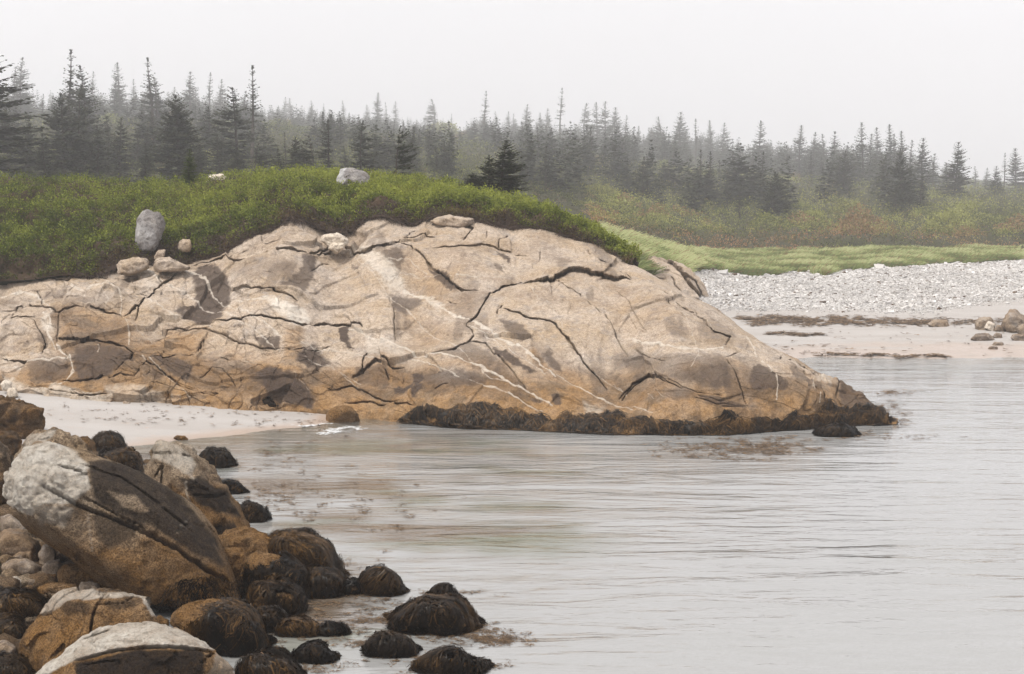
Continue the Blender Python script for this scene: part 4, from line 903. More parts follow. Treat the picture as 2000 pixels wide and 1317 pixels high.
# --- big tilted slab and its neighbours
rock('slab_boulder', 'largest boulder, a long tilted slab with whitish knobbly upper end and a lengthwise crack', 'boulder',
     [(4, 950), (18, 915), (45, 880), (105, 866), (170, 890), (250, 908), (330, 950), (392, 1002), (432, 1070), (470, 1150), (476, 1180), (300, 1180), (250, 1146), (180, 1078), (95, 1030), (22, 1002)], 1.5,
     front=[(30, 950, .45), (70, 900, .35), (160, 915, .45), (240, 960, .55), (350, 1040, .6), (440, 1120, .6), (470, 1178, .55), (300, 1182, .65), (190, 1072, .6), (100, 1008, .55), (40, 985, .45)], Yc=16.05, back=2.2, sink=0, k=26, sub=7, amp=.014,
     cracks=[([(90, 950), (150, 985), (200, 1005), (270, 1035), (340, 1070), (400, 1110), (452, 1140)], 3.2, .10), ([(160, 968), (220, 1000), (280, 1030), (330, 1062)], 1.6, .06), ([(160, 905), (240, 935), (320, 990), (380, 1040)], 1.4, .04), ([(280, 1035), (345, 1075), (420, 1120)], 1.5, .05), ([(110, 905), (170, 925), (178, 950)], 2, .05), ([(345, 1040), (370, 1018)], 1.2, .03)],
     rough_poly=[(0, 940), (30, 880), (110, 865), (175, 925), (175, 950), (150, 985), (110, 1030), (20, 1005)],
     paint=[('vein_lit', [(0, 950), (20, 905), (50, 872), (110, 862), (170, 905), (178, 940), (170, 960), (140, 985), (90, 985), (60, 1000), (15, 985)], .88, 7), ('vein_lit', [(60, 990), (150, 990), (120, 1030), (80, 1020)], .35, 8),
            ('stain', [(170, 895), (260, 905), (350, 965), (420, 1050), (440, 1110), (360, 1065), (250, 1010), (185, 985), (178, 930)], .80, 8), ('stain', [(185, 1000), (270, 1020), (260, 1050), (215, 1070), (190, 1050)], .6, 9), ('stain', [(130, 990), (165, 1000), (150, 1020)], .5, 6),
            ('ochre', [(190, 1080), (300, 1050), (420, 1110), (470, 1150), (400, 1180), (280, 1180)], .75, 16), ('vein_lit', [(177, 985), (180, 985), (181, 1075), (179, 1075)], .3, 1.5), ('vein_lit', [(340, 1042), (370, 1016), (372, 1017), (342, 1044)], .35, 1.2), ('stain', [(210, 960), (265, 965), (290, 1000), (240, 990)], -.7, 6)],
     weed=dict(n=9000, L=.11, poly=[(375, 1130), (420, 1125), (480, 1150), (490, 1190), (280, 1190), (330, 1160)], tone=.25, w=.9))
rock('boulder', 'pale smooth boulder lying behind the knobbly end of the big tilted slab', 'boulder',
     [(15, 930), (40, 870), (70, 842), (110, 838), (150, 855), (192, 888), (190, 930), (60, 960)], 1.0, Yc=17.3, zb=.4, k=16, sub=6, paint=[('vein_lit', [(20, 920), (60, 850), (110, 840), (80, 900)], .55, 12), ('stain', [(120, 870), (190, 885), (180, 905)], .4, 8)], cracks=[([(110, 862), (140, 885), (188, 893)], 1.6, .04)])
rock('boulder', 'upright pointed boulder with pale crest and dark flank just right of the big slab', 'boulder',
     [(274, 930), (280, 895), (292, 868), (322, 855), (345, 862), (378, 880), (400, 912), (432, 950), (470, 990), (493, 1030), (490, 1048), (420, 1066), (398, 1010), (330, 975)], 1.1,
     front=[(300, 905, .25), (330, 885, .2), (380, 930, .4), (430, 1000, .5), (470, 1040, .45), (420, 1058, .5), (350, 985, .4), (300, 955, .25)], Yc=18.6, k=22, sub=6, amp=.04,
     cracks=[([(292, 885), (340, 882), (372, 893)], 1.5, .03), ([(300, 935), (318, 905), (312, 960)], 1.5, .04), ([(375, 965), (410, 968), (440, 966)], 2, .04)],
     paint=[('vein_lit', [(290, 870), (322, 853), (350, 868), (385, 905), (375, 930), (330, 905), (300, 900)], .55, 8), ('stain', [(345, 930), (385, 925), (440, 960), (470, 1010), (430, 1010), (390, 990)], .85, 8), ('stain', [(405, 1030), (450, 1020), (470, 1040), (420, 1060)], .8, 8),
            ('ochre', [(330, 940), (400, 990), (470, 1020), (400, 1050), (330, 980)], .8, 10), ('stain', [(315, 960), (345, 965), (390, 1010), (400, 1040)], .6, 8), ('vein_lit', [(356, 935), (359, 935), (370, 985), (367, 985)], .4, 1.2)])
rock('boulder', 'small pale block perched against the crest of the upright pointed boulder', 'boulder', [(340, 880), (350, 862), (378, 872), (388, 895), (384, 908), (352, 905)], .3, Yc=18.9, sub=4, sink=0, amp=.06, k=12, paint=[('vein_lit', [(335, 855), (390, 855), (390, 910), (335, 910)], .4, 4)])
# --- stones right of the slab
rock('boulder', 'tan boulder wedged between the upright pointed boulder and the rockweed mound', 'boulder', [(418, 1062), (440, 1035), (480, 1030), (520, 1045), (550, 1075), (548, 1100), (470, 1110)], .8, Yc=17.2, ochz=(.1, 2), paint=[('ochre', [(400, 1000), (560, 1000), (560, 1120), (400, 1120)], .7, 5)])
rock('boulder', 'tan block beside the foot of the big slab, under the wedged boulder', 'boulder', [(424, 1085), (440, 1070), (480, 1072), (488, 1100), (480, 1125), (455, 1118)], .45, Yc=16.6, k=18, sub=5, paint=[('ochre', [(400, 1000), (560, 1000), (560, 1190), (400, 1190)], .6, 5)])
rock('boulder', 'tan boulder half draped in rockweed beside the block at the slab foot', 'boulder', [(472, 1120), (478, 1085), (505, 1070), (550, 1085), (600, 1120), (605, 1150), (560, 1165), (490, 1150)], .8, Yc=16.4, k=12,
     paint=[('ochre', [(470, 1060), (560, 1060), (560, 1110), (470, 1110)], .7, 5)], weed=dict(n=3200, L=.22, poly=[(500, 1110), (560, 1085), (620, 1110), (620, 1170), (470, 1170), (482, 1125)], tone=.22))
rock('weedy_boulder', 'highest rockweed-shaggy boulder at the water edge, right of the tan stones', 'boulder', [(520, 1060), (545, 1040), (600, 1045), (635, 1065), (655, 1100), (660, 1125), (560, 1130), (525, 1100)], 1.0, Yc=17.3, dark=.6, weed=dict(n=5200, L=.34, tone=.42, gold=.2))
rock('weedy_boulder', 'rockweed-covered boulder touching the water below the highest shaggy one', 'boulder', [(578, 1140), (600, 1118), (640, 1115), (668, 1130), (672, 1158), (620, 1168), (585, 1162)], .65, Yc=16.6, dark=.6, weed=dict(n=3000, L=.25, tone=.3, gold=.08))
rock('weedy_boulder', 'small rockweed hump between two larger weedy boulders beside the slab foot', 'boulder', [(518, 1150), (525, 1132), (550, 1127), (572, 1140), (572, 1155), (530, 1160)], .35, Yc=16.1, dark=.6, sub=4, weed=dict(n=1300, L=.16, tone=.18))
rock('weedy_boulder', 'grey-brown weedy boulder with hanging fronds in front of the small rockweed hump', 'boulder', [(488, 1175), (500, 1152), (545, 1145), (580, 1155), (590, 1180), (570, 1198), (505, 1195)], .55, Yc=15.8, dark=.6, weed=dict(n=3000, L=.26, tone=.38, gold=.08))
# --- bottom left
rock('boulder', 'tan topped boulder cloaked in rockweed, below the foot of the big slab', 'boulder', [(324, 1200), (345, 1178), (420, 1170), (470, 1176), (505, 1195), (518, 1240), (512, 1290), (430, 1296), (350, 1255)], 1.0, Yc=14.6, k=12, sub=6,
     paint=[('ochre', [(310, 1150), (480, 1150), (470, 1200), (330, 1230)], .55, 6)], weed=dict(n=6500, L=.30, poly=[(330, 1240), (360, 1215), (430, 1200), (455, 1182), (500, 1180), (530, 1230), (530, 1310), (400, 1310), (335, 1260)], tone=.32, gold=.2))
rock('boulder', 'brown boulder with a pale rim and a vertical crack, behind the white topped rock', 'boulder', [(36, 1285), (45, 1225), (75, 1190), (110, 1153), (160, 1152), (220, 1160), (272, 1158), (300, 1190), (316, 1215), (310, 1300), (150, 1330), (50, 1320)], 1.3,
     front=[(60, 1240, .3), (110, 1165, .2), (180, 1180, .45), (270, 1170, .35), (300, 1210, .4), (200, 1290, .8), (80, 1300, .6)], Yc=14.0, k=20, sub=7, amp=.045,
     cracks=[([(188, 1180), (180, 1205), (176, 1240)], 2.4, .05), ([(180, 1182), (240, 1178), (262, 1165)], 1.2, .02)],
     paint=[('vein_lit', [(75, 1190), (108, 1150), (170, 1150), (280, 1158), (275, 1168), (200, 1166), (130, 1172), (90, 1200)], .55, 6), ('vein_lit', [(272, 1162), (285, 1160), (308, 1205), (295, 1205)], .8, 4), ('stain', [(110, 1170), (175, 1175), (170, 1200), (125, 1200)], .6, 9), ('stain', [(200, 1170), (265, 1175), (270, 1195), (210, 1190)], .55, 8), ('ochre', [(40, 1210), (180, 1210), (180, 1290), (40, 1290)], .35, 12)])
rock('boulder', 'white topped boulder with a dark under-face at the bottom edge of the photo', 'boulder', [(50, 1330), (100, 1290), (140, 1255), (200, 1222), (290, 1212), (340, 1222), (420, 1265), (425, 1275), (470, 1305), (490, 1345), (250, 1420), (60, 1400)], 1.5,
     front=[(90, 1310, .3), (160, 1268, .35), (300, 1265, .5), (400, 1272, .4), (420, 1290, .45), (300, 1330, .55), (130, 1340, .5), (250, 1400, .7)], Yc=12.9, zb=.3, k=24, sub=7, amp=.03,
     cracks=[([(150, 1290), (230, 1270), (330, 1262), (415, 1272)], 3.2, .05), ([(165, 1300), (230, 1290), (238, 1300)], 1.5, .03), ([(392, 1295), (418, 1272)], 2, .05), ([(160, 1250), (215, 1230)], 1.2, .02)],
     paint=[('vein_lit', [(60, 1325), (130, 1250), (200, 1218), (300, 1208), (430, 1262), (400, 1272), (300, 1262), (220, 1268), (150, 1290), (90, 1320)], .85, 5), ('stain', [(150, 1300), (230, 1275), (330, 1268), (400, 1275), (395, 1330), (150, 1340)], .85, 6), ('vein_lit', [(425, 1270), (490, 1320), (400, 1330)], .4, 6)])
# --- left edge
rock('boulder', 'dark brown sculpted boulder at the left edge where the pocket beach begins', 'boulder', [(-60, 770), (0, 768), (40, 780), (80, 795), (88, 820), (78, 838), (40, 846), (-60, 850)], .9, zb=.15, dark=.55, k=14, sub=6, amp=.07, paint=[('ochre', [(-60, 740), (100, 740), (100, 860), (-60, 860)], .3, 5)])
rock('boulder', 'low dark stone just under the sculpted boulder on the left edge', 'boulder', [(-40, 850), (0, 840), (30, 842), (45, 860), (40, 880), (-40, 885)], .5, zb=.2, dark=.6)
rock('boulder', 'dark rounded boulder cut by the left edge beside the big slab', 'boulder', [(-60, 870), (0, 855), (22, 880), (24, 915), (5, 950), (-60, 960)], .8, Yc=20.0, dark=.65)
rock('boulder', 'brown stone leaning against a weedy boulder above the big slab', 'boulder', [(148, 868), (155, 852), (172, 850), (190, 870), (192, 888), (160, 884)], .45, zb=.05, dark=.35, sub=4)
rock('weedy_boulder', 'dark weedy dome beside a brown stone above the big slab', 'boulder', [(182, 880), (184, 858), (205, 848), (235, 853), (246, 872), (244, 890), (200, 892)], .7, dark=.6, weed=dict(n=2400, L=.2, tone=.2))
rock('weedy_boulder', 'low jumble of weed and stone between the slab crest and the pointed boulder', 'boulder', [(195, 905), (210, 885), (250, 880), (270, 890), (275, 925), (240, 935), (200, 920)], .7, Yc=19.6, dark=.5, weed=dict(n=2400, L=.2, tone=.35, gold=.15))
rock('weedy_boulder', 'dark weedy rock alone in the water behind the pointed boulder', 'boulder', [(392, 905), (396, 888), (415, 880), (440, 884), (455, 905), (430, 914)], .45, dark=.7, weed=dict(n=1800, L=.2, tone=.12, w=1.2), sink=.1)
rock('weedy_boulder', 'small dark weedy rock in the water right of the pointed boulder crest', 'boulder', [(432, 955), (440, 943), (460, 944), (476, 960), (455, 965)], .35, dark=.7, sub=4, weed=dict(n=900, L=.14, tone=.15), sink=.1)
rock('weedy_boulder', 'dark weedy rock in the water touching the right flank of the pointed boulder', 'boulder', [(470, 1000), (478, 984), (500, 986), (520, 1008), (515, 1020), (485, 1020)], .4, dark=.7, sub=4, weed=dict(n=1400, L=.16, tone=.15), sink=.1)
rock('stone', 'small half-sunk brown stone in the shallows off the pocket beach', 'stone', [(338, 856), (345, 850), (362, 851), (368, 858), (350, 860)], .2, dark=.4, sub=4, sink=.05)
# pile of smaller stones under the slab
pile = [([(-20, 1060), (10, 1030), (45, 1035), (80, 1065), (85, 1085), (20, 1095)], .9, 17.6, 'grey weathered stone in the gap under the raised end of the slab', 'shore', 0.1),
 ([(0, 1105), (20, 1092), (60, 1092), (80, 1105), (78, 1125), (10, 1132)], .5, 16.9, 'flat tan stone at the left edge under the grey weathered one', 'shore', .15),
 ([(6, 1138), (12, 1128), (30, 1125), (44, 1135), (42, 1150), (18, 1152)], .3, 16.3, 'small pale stone on the rubble near the left edge', 'white', 0),
 ([(42, 1140), (50, 1128), (66, 1126), (80, 1140), (70, 1150), (50, 1150)], .3, 16.4, 'grey pebble beside the small pale stone', 'shore', .1),
 ([(60, 1128), (80, 1120), (100, 1130), (96, 1148), (68, 1150)], .3, 16.5, 'tan cobble between a grey pebble and the wide tan boulder', 'boulder', .0),
 ([(72, 1148), (100, 1136), (150, 1140), (155, 1160), (90, 1166)], .4, 16.0, 'low wide tan cobble just behind the pale-rimmed brown boulder', 'boulder', .0),
 ([(150, 1150), (160, 1135), (190, 1138), (205, 1158), (170, 1165)], .35, 16.0, 'pale tan cobble in the shadow edge under the slab', 'shore', .0),
 ([(110, 1120), (125, 1100), (165, 1102), (200, 1140), (195, 1152), (130, 1148)], .5, 16.5, 'brown rounded stone half in shadow beneath the slab', 'boulder', .2),
 ([(74, 1085), (85, 1062), (105, 1062), (112, 1085), (95, 1098)], .3, 17.1, 'grey upright stone beneath the slab belly', 'shore', .25),
 ([(18, 1092), (30, 1075), (66, 1072), (70, 1092), (40, 1100)], .35, 17.3, 'brown wedge stone between the grey stone and the flat tan one', 'shore', .2),
 ([(80, 1108), (92, 1095), (118, 1093), (122, 1108), (100, 1116)], .3, 16.8, 'dark grey angular stone in the rubble under the slab', 'shore', .35),
 ([(84, 1132), (92, 1122), (110, 1122), (112, 1132), (98, 1140)], .22, 16.6, 'tan pebble below the dark grey angular stone', 'boulder', .0),
 ([(0, 1010), (20, 1000), (60, 1030), (40, 1055), (0, 1050)], .6, 18.6, 'grey boulder in deep shade under the slab upper end', 'shore', .3),
 ([(-20, 1175), (10, 1155), (60, 1158), (95, 1180), (90, 1210), (0, 1215)], .7, 15.6, 'weedy dark stone at the left edge above the brown boulder', 'boulder', .6),
 ([(-20, 1225), (0, 1212), (35, 1215), (48, 1235), (40, 1262), (-10, 1270)], .6, 15.0, 'weedy dark stone at the left edge beside the brown boulder', 'boulder', .6),
 ([(-20, 1260), (10, 1250), (32, 1262), (30, 1282), (0, 1290)], .5, 14.3, 'smooth dark grey stone at the left edge, low down', 'shore', .5),
 ([(-20, 1300), (10, 1285), (50, 1290), (70, 1325), (40, 1360), (-20, 1360)], .6, 13.8, 'weedy stone in the bottom left corner', 'boulder', .6),
 ([(215, 1165), (235, 1156), (268, 1158), (270, 1172), (240, 1178)], .3, 15.8, 'tan cobble peeping out behind the pale-rimmed brown boulder', 'boulder', 0.),
 ([(300, 1215), (310, 1200), (330, 1212), (332, 1232), (310, 1235)], .3, 15.3, 'tan wedge stone between the brown boulder and the weed-cloaked one', 'boulder', 0.)]
for o_, T_, Y_, lab, mt, dk in pile:
    rock('stone', lab, 'stone', o_, T_, mat=mt, Yc=Y_, sub=5, dark=dk, k=18, amp=.032, group='stones piled under the tilted slab', weed=dict(n=1600, L=.18, tone=.25) if 'weedy' in lab else None, ochz=(.2, 1.2) if mt == 'boulder' and dk < .3 else None)
# weedy rocks in the water, lower centre
for o_, T_, n_, tone, gold, lab in (
 ([(706, 1150), (712, 1125), (735, 1112), (760, 1116), (780, 1135), (786, 1158), (745, 1164)], .55, 3400, .36, .15, 'round haystack-like weedy rock, upper of the rocks standing in open water'),
 ([(668, 1150), (680, 1143), (700, 1146), (706, 1158), (680, 1162)], .25, 700, .15, .02, 'low weed clump just left of the round haystack-like rock'),
 ([(845, 1163), (852, 1153), (870, 1150), (886, 1160), (870, 1166)], .25, 900, .12, .02, 'small dark weedy rock peeping up behind the widest weedy rock'),
 ([(752, 1220), (780, 1195), (830, 1168), (870, 1165), (900, 1180), (925, 1220), (932, 1232), (850, 1240)], 1.0, 9000, .34, .2, 'widest weedy rock in the open water, broad and shaggy'),
 ([(710, 1272), (722, 1252), (760, 1245), (800, 1254), (817, 1275), (770, 1284)], .45, 3000, .14, .04, 'dark oval weedy rock below the widest one'),
 ([(814, 1300), (840, 1282), (870, 1278), (915, 1290), (960, 1308), (880, 1318)], .5, 3600, .26, .1, 'long low weedy rock nearest the bottom edge in the open water'),
 ([(574, 1288), (592, 1268), (618, 1264), (640, 1276), (656, 1290), (610, 1296)], .35, 2200, .12, .03, 'small dark cone of weed nearest the bottom left shore'),
 ([(545, 1236), (552, 1218), (580, 1212), (610, 1220), (632, 1234), (590, 1244)], .4, 2200, .36, .15, 'flat mat of rust-brown weed on a sunken rock near the shore'),
 ([(500, 1225), (502, 1200), (522, 1190), (545, 1205), (552, 1225), (525, 1236)], .45, 2200, .18, .05, 'weedy rock between the weed-cloaked boulder and the rust-brown mat'),
 ([(620, 1238), (630, 1226), (650, 1226), (672, 1238), (645, 1242)], .22, 800, .12, .02, 'little dark weed clump at the tip of the rust-brown mat'),
 ([(470, 1317), (480, 1292), (520, 1280), (560, 1295), (590, 1325), (520, 1345)], .6, 4200, .4, .2, 'shaggy golden-brown weed mound at the bottom edge by the white topped boulder'),
 ([(505, 1298), (512, 1280), (540, 1274), (560, 1288), (550, 1300)], .3, 1200, .14, .02, 'dark weed tuft behind the golden-brown weed mound'),
 ([(1588, 848), (1600, 836), (1635, 832), (1668, 840), (1676, 850), (1630, 854)], .8, 2400, .12, .04, 'low dark weedy rock in the water off the tip of the headland'),
 ([(615, 803), (625, 790), (650, 786), (655, 800), (635, 806)], .3, 1000, .12, .02, 'dark weed tuft against the headland beside the smooth round boulder'),
 ([(450, 785), (455, 779), (468, 780), (470, 787), (458, 789)], .15, 400, .12, .02, 'tiny dark weed tuft where the headland meets the beach'),
 ([(508, 795), (515, 776), (530, 782), (540, 794), (525, 797)], .25, 600, .25, .1, 'weed tuft on the rusty foot of the headland above the beach')):
    rock('weedy_rock', lab, 'rock', o_, T_, dark=.75, sub=5, zb=0. if o_[0][1] > 802 else .15, k=10, sink=.12, weed=dict(n=n_, L=.26 if n_ > 3000 else .16, tone=tone, gold=gold, w=1.1 if o_[0][1] > 1000 else 2.0, puff=1), group='weedy rocks standing in the water')
rock('boulder', 'smooth round tan boulder where the headland, beach and water meet', 'boulder', [(631, 812), (640, 796), (662, 788), (688, 791), (706, 808), (709, 820), (670, 825), (635, 822)], .55, k=8, sub=6, amp=.02, ochz=(.0, 1.5), paint=[('stain', [(660, 812), (712, 800), (712, 830), (650, 830)], .5, 8)])
# --- on the mound and ledge
rock('boulder', 'tall grey lichened boulder standing in the heath above the left ledge', 'boulder', [(262, 470), (260, 450), (270, 415), (290, 404), (315, 412), (326, 432), (322, 460), (300, 490), (270, 490)], .7, mat='grey', Yc=float(on_mound(292, 488)[1]) - .15, k=9, sub=6, amp=.035, sink=.1, paint=[('stain', [(280, 410), (326, 415), (320, 440), (285, 430)], .25, 8), ('vein_lit', [(265, 440), (300, 440), (300, 475), (262, 470)], .25, 14)])
rock('stone', 'round tan stone resting beside the tall grey boulder', 'stone', [(346, 486), (348, 472), (360, 465), (372, 469), (377, 482), (370, 493), (352, 494)], .35, mat='rock', Yc=36.9, k=9, sub=5, amp=.05, sink=0)
rock('boulder', 'angular whitish grey boulder on the crest of the green mound', 'boulder', [(654, 352), (664, 328), (682, 326), (715, 335), (726, 348), (722, 358), (690, 362), (664, 360)], .9, mat='grey', Yc=float(on_mound(690, 372)[1]) - .1, k=22, sub=6, amp=.03, sink=.1, front=[(664, 330, .1), (684, 328, .25), (668, 352, .4), (700, 345, .45), (722, 345, .3), (720, 360, .4), (690, 362, .5)], paint=[('vein_lit', [(650, 320), (672, 320), (672, 365), (650, 365)], .5, 4)])  # left face whitened: its lit side is painted into the colour
rock('stone', 'pale flat stone showing through the heath beyond the little spruce', 'stone', [(402, 350), (410, 341), (436, 340), (446, 350), (425, 353)], .6, mat='white', Yc=float(on_mound(425, 362)[1]) + .25, sub=4, sink=.1)
for o_, T_, Y_, mt, lab in (
 ([(228, 530), (232, 508), (262, 500), (288, 506), (292, 525), (250, 536)], .6, 36.0, 'rock', 'broken tan block on the upper left ledge below the tall grey boulder'),
 ([(298, 518), (305, 504), (330, 502), (372, 522), (340, 528), (305, 526)], .6, 35.8, 'rock', 'flat wedge of granite resting right of the broken tan block'),
 ([(622, 470), (628, 458), (660, 455), (682, 466), (680, 476), (645, 482)], .5, 36.6, 'white', 'white quartz block in the cleft near the top of the headland'),
 ([(640, 486), (650, 474), (672, 474), (674, 484), (658, 492)], .35, 36.3, 'white', 'smaller white quartz block just under the first in the cleft'),
 ([(836, 432), (860, 422), (885, 420), (926, 426), (925, 436), (905, 442), (860, 438)], .7, 38.0, 'rock', 'loose flat slab lying on the very top of the headland'),
 ([(312, 478), (320, 464), (332, 462), (334, 482), (320, 488)], .3, 37.2, 'grey', 'small dark stone between the tall grey boulder and the round tan one'),
 ([(300, 502), (310, 488), (324, 488), (322, 500), (308, 506)], .3, 36.6, 'rock', 'small tan stone at the foot of the tall grey boulder')):
    rock('rock_block', lab, 'rock', o_, T_, mat=mt, Yc=Y_, sub=5, k=18, amp=.05, sink=.05)
# second outcrop under the dune grass
rock('rock_outcrop', 'smaller pale granite outcrop topped with dune grass behind the headland shoulder', 'rock outcrop', [(1200, 560), (1222, 515), (1260, 504), (1310, 503), (1345, 520), (1372, 550), (1388, 580), (1394, 606), (1300, 640), (1200, 640)], 5.0, mat='rock',
     front=[(1230, 520, .6), (1290, 508, .8), (1335, 530, 1.6), (1360, 560, 2.0), (1380, 604, 2.0), (1280, 560, 3.0), (1200, 600, 3.0)], Yc=60.5, k=18, sub=7, amp=.025, sink=.3,
     cracks=[([(1296, 500), (1332, 530), (1352, 560), (1376, 586), (1392, 598)], 3.6, .35), ([(1332, 530), (1360, 550), (1376, 585)], 2, .2), ([(1260, 505), (1262, 520)], 1.4, .12), ([(1245, 525), (1270, 540), (1300, 545)], 1.2, .1), ([(1310, 540), (1330, 570)], 1.4, .12)])
# far right rocks on the sand
for o_, T_, lab, dk, mt in (
 ([(1895, 662), (1905, 652), (1930, 650), (1944, 664), (1915, 668)], .6, 'brown mounded stone, left one of the low stones on the far sand', .55, 'shore'),
 ([(1938, 658), (1945, 649), (1956, 652), (1958, 661)], .4, 'brown stone touching the mounded one on the far sand', .5, 'shore'),
 ([(1972, 660), (1978, 653), (2000, 653), (2010, 664), (1985, 666)], .5, 'flat brown stone cut by the right edge on the far sand', .4, 'shore'),
 ([(1935, 676), (1942, 668), (1960, 669), (1962, 676)], .4, 'small tan stone lying in front of the brown stones on the far sand', .1, 'shore'),
 ([(1928, 682), (1934, 676), (1948, 677), (1950, 683)], .3, 'low brown pebble in front of the small tan stone', .4, 'shore'),
 ([(1914, 700), (1920, 694), (1932, 698), (1934, 702)], .3, 'small dark triangular stone at the edge of the far water', .6, 'shore'),
 ([(1902, 635), (1912, 620), (1935, 618), (1942, 632), (1930, 642), (1908, 644)], .8, 'pale boulder left of the jagged rock at the right edge', .0, 'shore'),
 ([(1922, 640), (1930, 626), (1945, 632), (1942, 646)], .4, 'white stone in front of the pale boulder on the far sand', .0, 'white'),
 ([(1955, 636), (1960, 625), (1972, 602), (1984, 604), (1990, 620), (2006, 622), (2020, 645), (1975, 650)], 1.2, 'jagged grey rock with a spike at the right edge', .15, 'shore'),
 ([(1940, 645), (1948, 634), (1962, 636), (1966, 648)], .4, 'dark stone under the spike of the jagged rock', .45, 'shore'),
 ([(1810, 634), (1822, 623), (1850, 626), (1856, 636), (1830, 639)], .5, 'pale low stone on the wrack line, left of the far right rocks', .0, 'shore'),
 ([(1985, 640), (2000, 630), (2030, 632), (2030, 655), (1990, 654)], .6, 'rounded stone half hidden beside the jagged rock at the right edge', .3, 'shore')):
    zz = .1; yy = float(Yat(max(q[1] for q in o_), zz)); zz = float(ground((o_[0][0] - CX) / FPX * yy, yy))
    rock('stone', lab, 'stone', o_, T_, mat=mt, zb=zz, sub=5, dark=dk, k=18, amp=.04, sink=.1)
# stones on the pocket beach
for o_, lab, mt in (([(12, 772), (16, 758), (32, 757), (36, 770), (22, 774)], 'bright white stone on the pocket beach by the dark sculpted boulder', 'white'), ([(0, 750), (10, 741), (24, 746), (22, 756), (4, 758)], 'whitish stone at the left end of the pocket beach', 'white'),
 ([(238, 790), (242, 783), (254, 785), (256, 791), (246, 793)], 'small tan stone on the pocket beach sand', 'shore'), ([(246, 803), (252, 796), (264, 798), (266, 804)], 'flat tan pebble lower down the pocket beach', 'rock'), ([(180, 799), (186, 793), (194, 795), (192, 801)], 'low pale pebble mid way down the pocket beach', 'white'),
 ([(232, 780), (240, 770), (254, 771), (258, 779), (244, 783)], 'pale round stone at the top of the pocket beach', 'white')):
    yy = float(Yat(o_[0][1], .35)); zz = float(ground((o_[0][0] - CX) / FPX * yy, yy))
    rock('stone', lab, 'stone', o_, .2, mat=mt, zb=zz, sub=4, sink=.05)

def cobbles(n=2600):
    a = RS.uniform(-60, 480, n); Y = RS.uniform(14.2, 25.5, n); X = (a - CX) / FPX * Y; sz = np.clip(np.exp(RS.normal(size=n) * .5) * .09, .04, .26)
    z = ground(X, Y); ok = z > -.12; X, Y, z, sz = X[ok], Y[ok], z[ok], sz[ok]; n = len(X)
    n0 = len(_ICO.setdefault(2, ico(2))[0]); D, F0 = _ICO[2]; V = D[None] * (sz[:, None] * np.stack([RS.uniform(.8, 1.4, n), RS.uniform(.7, 1.1, n), RS.uniform(.5, .8, n)], -1))[:, None] * .6
    V = V * (1 + facets(D[None] * 1.6 + RS.uniform(0, 50, (n, 1, 3)), 3)[..., None] * .35); V = V + np.stack([X, Y, z + sz * .2], -1)[:, None]
    F = (np.arange(n) * n0)[:, None, None] + F0[None]
    dk = RS.uniform(0, .8, n); return V.reshape(-1, 3), F.reshape(-1, 3), np.repeat(dk, n0), np.repeat(RS.uniform(0, .8, n), n0)
V, F, dk, oc_ = cobbles()
link('cobbles', make_mesh('cobbles', V, F, {'stain': dk, 'ochre': oc_, 'vein_lit': 0 * dk}, mat=M['boulder']), kind='stuff', label='dark brown cobbles filling the gaps between the shore boulders', category='cobbles')
def foam(n=130):
    u = RS.uniform(0, 1, n); lane = RS.randint(0, 3, n); px = np.array([560, 618, 640])[lane] + u * np.array([90, 48, 70])[lane]; py = np.array([829, 843, 836])[lane] + np.sin(u * 5 + lane) * 2.5 + RS.normal(size=n) * np.array([.7, 2.2, 1.0])[lane] * (1 - abs(u - .5))
    Y = Yat(py, .02); X = (px - CX) / FPX * Y
    return frond_clumps(X, Y, n, .006, (.04, .16), (.015, .05), .012)
V, F, r, b = foam()
link('foam', make_mesh('foam', V, F, smooth_shade=False, mat=M['foam']), kind='stuff', label='small white wavelet of foam breaking at the end of the pocket beach', category='foam')

